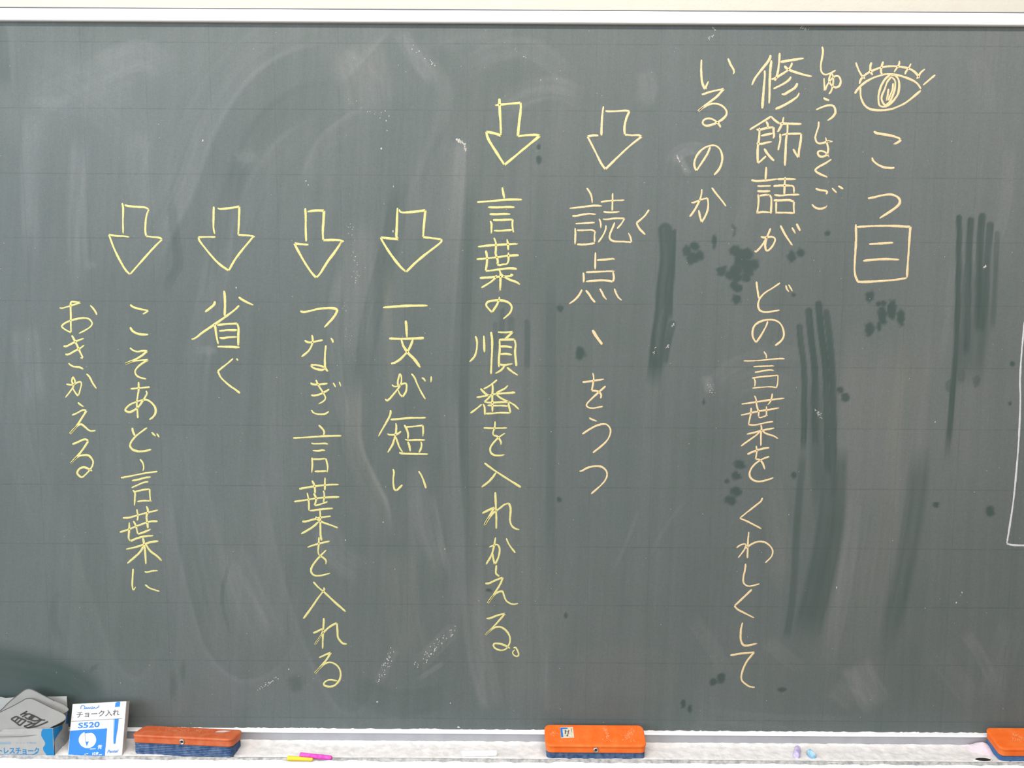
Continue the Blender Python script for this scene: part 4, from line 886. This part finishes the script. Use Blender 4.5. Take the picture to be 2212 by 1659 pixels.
def text_on(name, body, origin, ex, ey, n, size, width, mat, parent, shear=0.0, bold=0.0):
    cu = bpy.data.curves.new(name, 'FONT'); cu.body = body; cu.size = 1.0; cu.offset = bold; cu.shear = shear; cu.resolution_u = 3
    tmp = bpy.data.objects.new(name + '_tmp', cu); COL.objects.link(tmp)
    dg = bpy.context.evaluated_depsgraph_get()
    me = bpy.data.meshes.new_from_object(tmp.evaluated_get(dg))
    bpy.data.objects.remove(tmp); bpy.data.curves.remove(cu)
    co = np.empty(len(me.vertices) * 3); me.vertices.foreach_get('co', co); co = co.reshape(-1, 3)
    x0, x1 = co[:, 0].min(), co[:, 0].max(); y0, y1 = co[:, 1].min(), co[:, 1].max()
    sx, sy = width / (x1 - x0), size / (y1 - y0)
    E1, E2, O, N = map(lambda q: np.array(q, float), (ex, ey, origin, n))
    w = O + np.outer((co[:, 0] - x0) * sx, E1) + np.outer((co[:, 1] - y0) * sy, E2) + N * 0.0002
    me.vertices.foreach_set('co', w.ravel())
    me.materials.clear(); me.materials.append(mat); me.update()
    o = bpy.data.objects.new(name, me); COL.objects.link(o); o.parent = parent; to_local(o, parent)
    return o

def ribbon_on(name, lines, p0, n, width_px, mat, parent, lift=0.0003):
    """printed lines traced on a plane"""
    vs, fs = [], []
    for ln in lines:
        path = smooth_path(ln, 1.2) if len(ln) > 2 else smooth_path(ln, 3.0)
        tg = np.gradient(path, axis=0); tg /= (np.linalg.norm(tg, axis=1)[:, None] + 1e-9)
        nor = np.c_[-tg[:, 1], tg[:, 0]] * width_px / 2
        b = len(vs)
        for a, c in zip(path - nor, path + nor):
            vs.append(tuple(plane_hit(a[0], a[1], p0, n) + Vector(n) * lift)); vs.append(tuple(plane_hit(c[0], c[1], p0, n) + Vector(n) * lift))
        for i in range(len(path) - 1): fs.append((b + 2 * i, b + 2 * i + 1, b + 2 * i + 3, b + 2 * i + 2))
    o = link_mesh(name, vs, fs, mat, parent); to_local(o, parent)
    return o

# ------------------------------------------------------------------ blackboard erasers
def eraser(loc, yaw, felt_f, felt_b, label, cover_mat, felt_mat, L=0.163, D=0.048, cov=0.0135):
    e = empty('blackboard_eraser', loc, yaw)
    tag(e, label, 'eraser', 'felt erasers in the chalk tray')
    ft = lambda y: felt_f + (felt_b - felt_f) * (y + D / 2) / D
    rings = []
    for k in range(15):
        t = k / 14.0; ins = 0.0026 if k % 2 else 0.0012
        rings.append([(x, y, t * ft(y)) for x, y in rounded_rect(L - 2 * ins, D - 2 * ins, 0.006, 5)])
    fo = from_bm('felt_pad', loft(rings), felt_mat, e); fo['label'] = 'blue layered felt pad'
    rings = []
    for t, ins in ((-0.04, 0.0008), (0.0, 0.0002), (0.08, 0.0), (0.66, 0.0), (0.72, -0.0002), (0.76, -0.0011), (0.88, -0.0011), (0.96, -0.0004), (1.0, 0.0016), (1.0, 0.006)):
        rings.append([(x, y, ft(y) + t * cov) for x, y in rounded_rect(L - 2 * ins, D - 2 * ins, 0.0085 - min(ins, 0.004), 6)])
    co = from_bm('cover', loft(rings), cover_mat, e); co['label'] = 'orange vinyl cover with a raised rim'
    rv = []
    for r, y in ((0.0042, 0.0), (0.0042, -0.0012), (0.0034, -0.0018), (0.0024, -0.0014), (0.0020, -0.0006)):
        rv.append([(r * math.cos(a), -D / 2 + y, felt_f + cov * 0.38 + r * math.sin(a)) for a in np.linspace(0, 2 * math.pi, 25)[:-1]])
    ro = from_bm('rivet', loft(rv), M['steel'], e); ro['label'] = 'steel eyelet'
    hole = [(0.0017 * math.cos(a), -D / 2 - 0.0009, felt_f + cov * 0.38 + 0.0017 * math.sin(a)) for a in np.linspace(0, 2 * math.pi, 17)[:-1]]
    link_mesh('eyelet_hole', hole, [tuple(range(16))], M['hole'], ro)
    return e, (lambda x, y: (x, y, ft(y) + cov + 0.0002))

c = ground(1286, 1640); yf = -0.0585
e2, top2 = eraser((float(P(1287, 1630, 0.057)[0]), yf + 0.024, FLOOR - 0.0008), 0.0, 0.0115, 0.0205, 'bright orange eraser with a small printed sticker and worn felt', M['orange'], M['felt'])
st = link_mesh('sticker', [top2(x, y) for x, y in ((-0.0560, -0.0085), (-0.0345, -0.0075), (-0.0350, 0.0185), (-0.0565, 0.0178))], [(0, 1, 2, 3)], M['paper_cream'], e2)
st['label'] = 'cream sticker with blue edge and dark marks'
def patch(name, quads, topf, mat, parent, dz):
    vs, fs = [], []
    for q in quads:
        b = len(vs)
        for x, y in q:
            p = topf(x, y); vs.append((p[0], p[1], p[2] + dz))
        fs.append(tuple(range(b, b + len(q))))
    return link_mesh(name, vs, fs, mat, parent)
patch('sticker_edge', [((-0.0557, -0.0070), (-0.0525, -0.0070), (-0.0530, 0.0165), (-0.0562, 0.0162)), ((-0.0530, 0.0130), (-0.0440, 0.0135), (-0.0440, 0.0165), (-0.0532, 0.0165))], top2, M['print_blue'], st, 0.0002)
patch('sticker_marks', [((-0.0495, 0.001), (-0.0475, 0.001), (-0.0470, 0.011), (-0.0488, 0.011)), ((-0.0460, -0.003), (-0.0445, -0.003), (-0.0415, 0.010), (-0.0430, 0.011)),
                        ((-0.0470, -0.0045), (-0.0440, -0.0045), (-0.0445, -0.0015), (-0.0468, -0.0015)), ((-0.0490, 0.0065), (-0.0425, 0.0068), (-0.0425, 0.0080), (-0.0490, 0.0078)),
                        ((-0.0380, 0.006), (-0.0370, 0.006), (-0.0372, 0.014), (-0.0382, 0.014))], top2, M['print_grey'], st, 0.0002)
M['scuff'] = plain('pale_scuff', (0.78, 0.30, 0.13), 0.8)
def scuffs(parent, topf, lines, seed):
    rr = random.Random(seed); qs = []
    for x0, y0, x1, y1, n, s in lines:
        for _ in range(n):
            t = rr.random(); x = x0 + (x1 - x0) * t + rr.gauss(0, s); y = y0 + (y1 - y0) * t + rr.gauss(0, s)
            if abs(x) > 0.074 or abs(y) > 0.018: continue
            a = rr.uniform(-0.6, 0.6); l = rr.uniform(0.0012, 0.0045); w = rr.uniform(0.0002, 0.0005)
            dx, dy = l * math.sin(a), l * math.cos(a)
            qs.append(((x - w, y), (x + w, y), (x + w + dx, y + dy), (x - w + dx, y + dy)))
    o = patch('scuff_marks', qs, topf, M['scuff'], parent, 0.0001); o['kind'] = 'stuff'
scuffs(e2, top2, [(0.022, -0.010, 0.018, 0.012, 46, 0.0016), (0.048, -0.012, 0.064, 0.012, 46, 0.003), (-0.070, 0.0, -0.062, 0.004, 18, 0.003), (-0.07, -0.016, 0.07, -0.018, 40, 0.002)], 4)

pl = P(397, 1620, 0.0575)
e1, top1 = eraser((float(P(401, 1618, 0.050)[0]), -0.0595 + 0.0215, FLOOR - 0.0006), math.radians(-4.2), 0.0212, 0.0140, 'dusty dull orange eraser with thick felt and a torn white paper scrap', M['orange_dull'], M['felt'], L=0.168, D=0.0435)
sc = patch('label_scrap', [((0.044, 0.004), (0.060, 0.006), (0.068, 0.013), (0.056, 0.014), (0.047, 0.011))], top1, M['paper'], e1, 0.0001); sc['label'] = 'torn white scrap of paper'
scuffs(e1, top1, [(-0.05, 0.0, 0.04, 0.012, 40, 0.006), (-0.02, -0.01, 0.03, 0.01, 30, 0.004)], 8)

xr3 = float(P(2161, 1630, 0.057)[0])
e3, top3 = eraser((xr3 + 0.0805, yf + 0.0245, FLOOR - 0.0008), 0.0, 0.0105, 0.0200, 'orange eraser standing next to the dark dust hole and pink dust', M['orange'], M['felt_light'])
scuffs(e3, top3, [(-0.045, 0.008, -0.018, -0.010, 40, 0.0022), (-0.05, -0.004, -0.03, -0.012, 26, 0.002)], 12)

# heap of pink dust pushed against the right eraser
def heap():
    cx = xr3 - 0.012; vs, fs = [], []; nx, ny = 26, 16
    for j in range(ny):
        for i in range(nx):
            x = cx - 0.040 + 0.052 * i / (nx - 1); y = -0.012 - 0.040 * j / (ny - 1)
            r = math.hypot((x - (cx + 0.004)) / 0.034, (y + 0.018) / 0.026)
            h = 0.013 * max(0.0, 1 - r) ** 1.25 + 0.0006 * float(vnoise(np.array([x * 400 + 300]), np.array([y * 400 + 300]), 41)[0]) * (r < 1)
            vs.append((x, y, FLOOR - 0.0012 + h))
    for j in range(ny - 1):
        for i in range(nx - 1):
            a = j * nx + i; fs.append((a, a + nx, a + nx + 1, a + 1))
    o = link_mesh('dust_heap', vs, fs, M['dust_pink'], None, True); tag(o, 'small heap of pinkish chalk dust pushed against an orange eraser', 'chalk dust', None, 'stuff')
heap()

# ------------------------------------------------------------------ sticks of chalk
def stick(name, label, a, b_, r0, r1, mat, rough=0.0, group=None):
    A, B = ground(*a, r0 * 0.85), ground(*b_, r1 * 0.85)
    t = (B - A); L = t.length; t.normalize()
    s = t.cross(Vector((0, 0, 1))).normalized(); w = s.cross(t)
    rr = random.Random(int(a[0])); rings = []
    prof = [(0.0, 0.72), (0.012, 0.93), (0.05, 1.0), (0.35, 1.0), (0.65, 0.99), (0.95, 1.0), (0.985, 0.9), (1.0, 0.62)]
    for q, k in prof:
        r = (r0 + (r1 - r0) * q) * k
        rings.append([tuple(A + t * (L * q) - A + s * (r * math.cos(g) * (1 + rough * rr.uniform(-1, 1))) + w * (r * math.sin(g) * (1 + rough * rr.uniform(-1, 1)))) for g in np.linspace(0, 2 * math.pi, 19)[:-1]])
    o = from_bm(name, loft(rings), mat, None, True); o.location = A
    tag(o, label, 'chalk', group)
    return o
stick('chalk_stick', 'magenta chalk stick lying across the yellow stick in the tray', (648, 1631.5), (717, 1637), 0.0046, 0.0034, M['stick_pink'], 0.05)
stick('chalk_stick', 'short yellow chalk stick half under the magenta stick', (621, 1638), (676, 1641), 0.0042, 0.0026, M['stick_yellow'], 0.04)
stick('chalk_stick', 'plain white chalk stick lying alone in the tray', (998, 1628.5), (1074, 1627), 0.0046, 0.0046, M['stick_white'], 0.02)
stick('chalk_stub', 'lilac chalk stub dusted with pink, beside the pale blue stub', (1723.5, 1615.5), (1720.5, 1633), 0.0047, 0.0052, M['stick_purple'], 0.06)
stick('chalk_stub', 'small pale blue chalk stub beside the lilac stub', (1748, 1623.5), (1757, 1633), 0.0050, 0.0056, M['stick_blue'], 0.06)

# ------------------------------------------------------------------ torn carton of chalk
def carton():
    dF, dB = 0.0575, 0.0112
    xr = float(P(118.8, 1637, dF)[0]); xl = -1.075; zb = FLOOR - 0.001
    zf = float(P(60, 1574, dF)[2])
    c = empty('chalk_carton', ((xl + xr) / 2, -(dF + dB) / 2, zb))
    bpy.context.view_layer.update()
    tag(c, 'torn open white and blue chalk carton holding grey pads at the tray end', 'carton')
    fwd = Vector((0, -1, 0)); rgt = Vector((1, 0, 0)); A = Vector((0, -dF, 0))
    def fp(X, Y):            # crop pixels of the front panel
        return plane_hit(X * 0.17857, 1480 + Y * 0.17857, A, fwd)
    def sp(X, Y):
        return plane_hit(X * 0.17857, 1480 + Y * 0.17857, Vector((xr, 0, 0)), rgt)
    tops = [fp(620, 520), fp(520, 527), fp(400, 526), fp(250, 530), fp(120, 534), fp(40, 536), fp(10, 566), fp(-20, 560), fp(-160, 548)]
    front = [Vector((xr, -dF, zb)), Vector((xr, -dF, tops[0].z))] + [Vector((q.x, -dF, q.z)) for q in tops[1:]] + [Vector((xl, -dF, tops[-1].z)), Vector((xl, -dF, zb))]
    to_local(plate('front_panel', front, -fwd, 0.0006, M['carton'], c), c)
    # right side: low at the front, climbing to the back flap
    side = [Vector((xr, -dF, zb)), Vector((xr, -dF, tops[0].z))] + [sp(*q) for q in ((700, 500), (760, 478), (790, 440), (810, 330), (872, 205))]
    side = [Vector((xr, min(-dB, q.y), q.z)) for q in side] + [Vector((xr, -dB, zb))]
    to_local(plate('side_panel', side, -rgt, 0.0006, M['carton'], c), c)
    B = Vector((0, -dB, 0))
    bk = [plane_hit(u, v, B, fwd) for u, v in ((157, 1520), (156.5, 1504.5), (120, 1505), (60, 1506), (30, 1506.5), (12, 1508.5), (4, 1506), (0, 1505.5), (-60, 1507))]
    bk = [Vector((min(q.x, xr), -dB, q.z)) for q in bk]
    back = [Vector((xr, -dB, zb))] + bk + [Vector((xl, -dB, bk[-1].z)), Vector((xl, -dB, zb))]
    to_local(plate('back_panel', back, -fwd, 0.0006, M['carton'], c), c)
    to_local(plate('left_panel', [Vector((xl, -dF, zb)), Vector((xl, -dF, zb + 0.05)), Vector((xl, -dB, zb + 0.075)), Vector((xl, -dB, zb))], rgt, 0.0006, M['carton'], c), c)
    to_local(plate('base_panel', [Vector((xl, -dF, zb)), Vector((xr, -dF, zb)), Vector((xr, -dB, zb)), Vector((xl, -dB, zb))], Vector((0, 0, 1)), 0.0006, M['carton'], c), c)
    # blue wave print
    wave = [(515, 530), (500, 565), (498, 610), (520, 650), (545, 690), (545, 720), (520, 755), (525, 790), (555, 830), (562, 858), (545, 884), (664, 884), (655, 800), (640, 700), (640, 600), (635, 522)]
    to_local(plate('wave_print', [fp(*q) + fwd * 0.0002 for q in wave], -fwd, 0.00015, M['print_cyan'], c), c)
    def spc(X, Y):
        q = sp(X, Y); return Vector((xr + 0.0002, max(-dF, min(-dB, q.y)), q.z))
    to_local(plate('wave_print', [spc(*q) for q in ((640, 524), (700, 503), (757, 482), (752, 530), (700, 600), (668, 650), (648, 700))], -rgt, 0.00015, M['print_cyan'], c), c)
    to_local(plate('edge_print', [spc(*q) for q in ((796, 470), (812, 335), (870, 212), (874, 300), (850, 400), (830, 460))], -rgt, 0.00015, M['print_blue'], c), c)
    # lettering
    ex = Vector((1, 0, 0)); ez = Vector((0, 0, 1))
    o0 = fp(-187, 832); w = (fp(478, 832) - o0).length; h = (fp(100, 745) - fp(100, 832)).length
    t = text_on('lettering', 'ダストレスチョーク', o0, ex, ez, fwd, h, w, M['print_cyan'], c, bold=0.022); t['label'] = 'bold blue katakana lettering'
    px = lambda L_: [(x * 0.17857, 1480 + y * 0.17857) for x, y in L_]
    ribbon_on('swoosh_print', [px([(-200, 845), (100, 845), (300, 843), (395, 840), (425, 828), (445, 808)])], A, fwd, 1.9, M['print_cyan'], c)
    o1 = fp(188, 708); w = (fp(440, 708) - o1).length; h = (fp(300, 683) - fp(300, 708)).length
    text_on('small_lettering', 'ソフトで軽快', o1, ex, ez, fwd, h, w, M['print_pale'], c)
    ribbon_on('small_print_line', [px([(-60, 690), (130, 688)]), px([(-60, 700), (130, 699)]), px([(-60, 710), (132, 709)])], A, fwd, 1.0, M['print_pale'], c)
    ribbon_on('side_print', [px([(728, 652), (752, 646), (772, 660), (768, 685)]), px([(700, 762), (718, 770), (735, 755), (738, 738)]), px([(705, 700), (700, 740)])], Vector((xr, 0, 0)), rgt, 2.0, M['print_pale'], c)
    return xr
carton()

# grey pads sticking out of the carton
def pad(label, da, va, df, vf, outline, print_lines=None, thick=0.0045):
    A = Vector(P(59, va, da)); F_ = Vector(P(59, vf, df))
    n = Vector((1, 0, 0)).cross(F_ - A).normalized()
    if n.y > 0: n = -n
    px = smooth_path([(x * 0.17857, 1480 + y * 0.17857) for x, y in outline] + [(outline[0][0] * 0.17857, 1480 + outline[0][1] * 0.17857)], 2.2)[:-1]
    pts = [plane_hit(u, v, A, n) for u, v in px]
    cen = sum(pts, Vector()) / len(pts)
    root = empty('grey_pad', cen); bpy.context.view_layer.update()
    tag(root, label, 'pad', 'grey pads in the carton')
    k = lambda q, s, dz: cen + (q - cen) * s - n * dz
    body = from_bm('pad_body', loft([[tuple(k(q, 0.985, thick)) for q in pts], [tuple(k(q, 1.0, thick * 0.6)) for q in pts], [tuple(k(q, 1.0, 0.0006)) for q in pts], [tuple(k(q, 0.985, 0.0)) for q in pts], [tuple(k(q, 0.955, 0.0002)) for q in pts]]), M['pad'], root)
    to_local(body, root)
    rim = from_bm('pad_rim', loft([[tuple(k(q, 1.004, thick * 0.75)) for q in pts], [tuple(k(q, 1.006, thick * 0.45)) for q in pts], [tuple(k(q, 1.004, 0.0012)) for q in pts]], False), M['pad_edge'], root)
    to_local(rim, root)
    ribbon_on('pad_groove', [[tuple(q) for q in smooth_path([(x * 0.17857, 1480 + y * 0.17857) for x, y in outline[:9]], 2.0)]], A, n, 1.5, M['pad_edge'], root, 0.0002)
    if print_lines:
        o = ribbon_on('printed_character', [[(x * 0.17857, 1480 + y * 0.17857) for x, y in l] for l in print_lines], A, n, 3.1, M['print_black'], root, 0.0004)
        o['label'] = 'bold black brush character'
out1 = [(-150, 400), (0, 328), (150, 255), (260, 195), (310, 168), (360, 160), (410, 172), (520, 225), (650, 290), (755, 340), (790, 370), (795, 400), (770, 430), (700, 470), (610, 515), (520, 590), (200, 620), (-150, 600)]
out2 = [(-150, 390), (0, 310), (110, 205), (220, 115), (290, 62), (345, 44), (410, 62), (530, 125), (660, 190), (770, 240), (820, 280), (825, 305), (790, 335), (700, 370), (560, 440), (300, 520), (0, 520), (-150, 480)]
pad('grey rounded pad behind the printed one, leaning out of the torn carton', 0.0150, 1490, 0.0360, 1573, out2, thick=0.0022)
pr = [[(328, 316), (285, 340), (246, 362)], [(285, 342), (330, 350)], [(268, 384), (320, 356), (352, 346)], [(352, 346), (440, 384), (500, 418), (545, 424)], [(300, 388), (352, 412), (400, 372)],
      [(396, 362), (345, 400)], [(420, 376), (375, 412)], [(352, 412), (420, 432), (490, 420)], [(195, 378), (165, 394), (135, 410)], [(135, 410), (188, 448), (240, 490)], [(195, 378), (255, 405), (318, 428)],
      [(225, 395), (180, 438)], [(262, 412), (212, 455)], [(318, 428), (275, 458), (240, 490)], [(330, 440), (385, 455), (340, 482), (292, 496)], [(380, 470), (430, 462), (395, 492), (330, 520)],
      [(292, 496), (340, 520)], [(580, 440), (520, 468), (440, 498), (330, 520)], [(500, 420), (455, 452), (425, 470)]]
pad('grey rounded pad with a bold black character, leaning out of the torn carton', 0.0225, 1508, 0.0515, 1573, out1, pr, thick=0.0022)

# ------------------------------------------------------------------ flat case of chalk refills
def refill_case():
    BL, BR = Vector(P(145.5, 1637, 0.0580)), Vector(P(263, 1631.5, 0.0580))
    TL, TR = Vector(P(157, 1521.5, 0.0240)), Vector(P(272.5, 1515.3, 0.0240))
    ex = ((BR - BL) + (TR - TL)).normalized()
    ey = ((TL - BL) + (TR - BR)); ey = (ey - ex * ey.dot(ex)).normalized()
    n = ex.cross(ey).normalized()
    if n.y > 0: n = -n
    c = empty('chalk_refill_case', (BL + BR) / 2); bpy.context.view_layer.update()
    tag(c, 'flat white and blue box of chalk refills leaning on the board, printed S520', 'box')
    th = 0.0115
    face = [BL, BR, TR, TL]
    # sleeve: clouded plastic body
    out = lambda q, sx, sy: q + ex * sx + ey * sy
    body = [out(BL, -0.0002, 0), out(BR, 0.0005, 0), out(TR, 0.0005, 0.0004), out(TL, -0.0002, 0.0004)]
    to_local(plate('plastic_sleeve', [q - n * 0.0004 for q in body], -n, th, M['sleeve'], c), c)
    to_local(plate('front_card', face, -n, 0.0004, M['paper'], c), c)
    A = BL + n * 0.0002
    q_ = lambda X, Y: plane_hit(140 + X * 0.14706, 1505 + Y * 0.14706, A, n)
    px = lambda L_: [(140 + x * 0.14706, 1505 + y * 0.14706) for x, y in L_]
    poly = lambda name, pts, mat, lift=0.0: to_local(plate(name, [q_(*p) + n * (lift + 0.0001) for p in pts], -n, 0.0001, mat, c), c)
    poly('blue_panel', [(79, 500), (621, 464), (586, 874), (46, 903)], M['print_blue'])
    circ = [(333 + 127 * math.cos(a), 634 + 120 * math.sin(a)) for a in np.linspace(math.radians(-58), math.radians(240), 40)] + [(285, 522), (300, 540), (345, 536), (385, 530)]
    poly('holder_picture', circ, M['print_white'], 0.0001)
    poly('picture_tip', [(304, 660), (356, 655), (322, 732)], M['print_blue'], 0.0002)
    ribbon_on('picture_line', [px([(298, 530), (301, 590), (305, 660)])], A, n, 0.9, M['print_grey'], c, 0.0006)
    poly('pen_picture', [(745, 88), (768, 76), (800, 74), (815, 82), (806, 146), (735, 152)], M['print_blue'])
    poly('pen_picture', [(722, 326), (792, 322), (778, 460), (760, 560), (742, 690), (716, 692), (712, 560), (718, 450)], M['print_blue'])
    poly('pen_highlight', [(715, 327), (735, 326), (730, 450), (722, 560), (714, 600), (711, 520)], M['print_pale'], 0.0001)
    ribbon_on('divider_line', [px([(98, 362), (450, 342), (845, 319)])], A, n, 0.7, M['print_grey'], c)
    def txt(name, body, X0, Y0, X1, Y1, hgt, mat, lift=0.0, **kw):
        o = q_(X0, Y0); dx = q_(X1, Y1) - o
        return text_on(name, body, o + n * lift, dx.normalized(), ey, n, (q_(X0, Y0 - hgt) - o).dot(ey), dx.length, mat, c, **kw)
    txt('title_lettering', 'チョーク入れ', 170, 312, 800, 276, 92, M['print_grey'], bold=0.012)
    txt('number_lettering', 'S520', 193, 466, 508, 446, 82, M['print_blue'], bold=0.022)
    txt('maker_lettering', 'Pentel', 620, 828, 786, 820, 46, M['print_blue'], shear=0.35, bold=0.01)
    txt('colour_lettering', '青', 480, 772, 548, 768, 62, M['print_white'], 0.0003)
    txt('count_lettering', '10本', 405, 862, 500, 857, 52, M['print_white'], 0.0003, bold=0.012)
    ribbon_on('small_print_line', [px([(372, 768), (455, 764)]), px([(290, 845), (345, 835)]), px([(505, 852), (548, 850)])], A, n, 1.2, M['print_white'], c, 0.0006)
    ribbon_on('script_logo', [px([(236, 182), (236, 150), (252, 132), (276, 130), (296, 148), (292, 172), (276, 182)]), px([(290, 160), (312, 178), (322, 156), (334, 178), (346, 158), (358, 178)]),
                              px([(358, 176), (372, 156), (384, 174), (398, 174), (402, 140)]), px([(402, 174), (424, 172), (428, 150), (446, 170), (470, 166), (482, 150), (496, 160), (500, 126)])], A, n, 1.3, M['print_blue'], c)
refill_case()
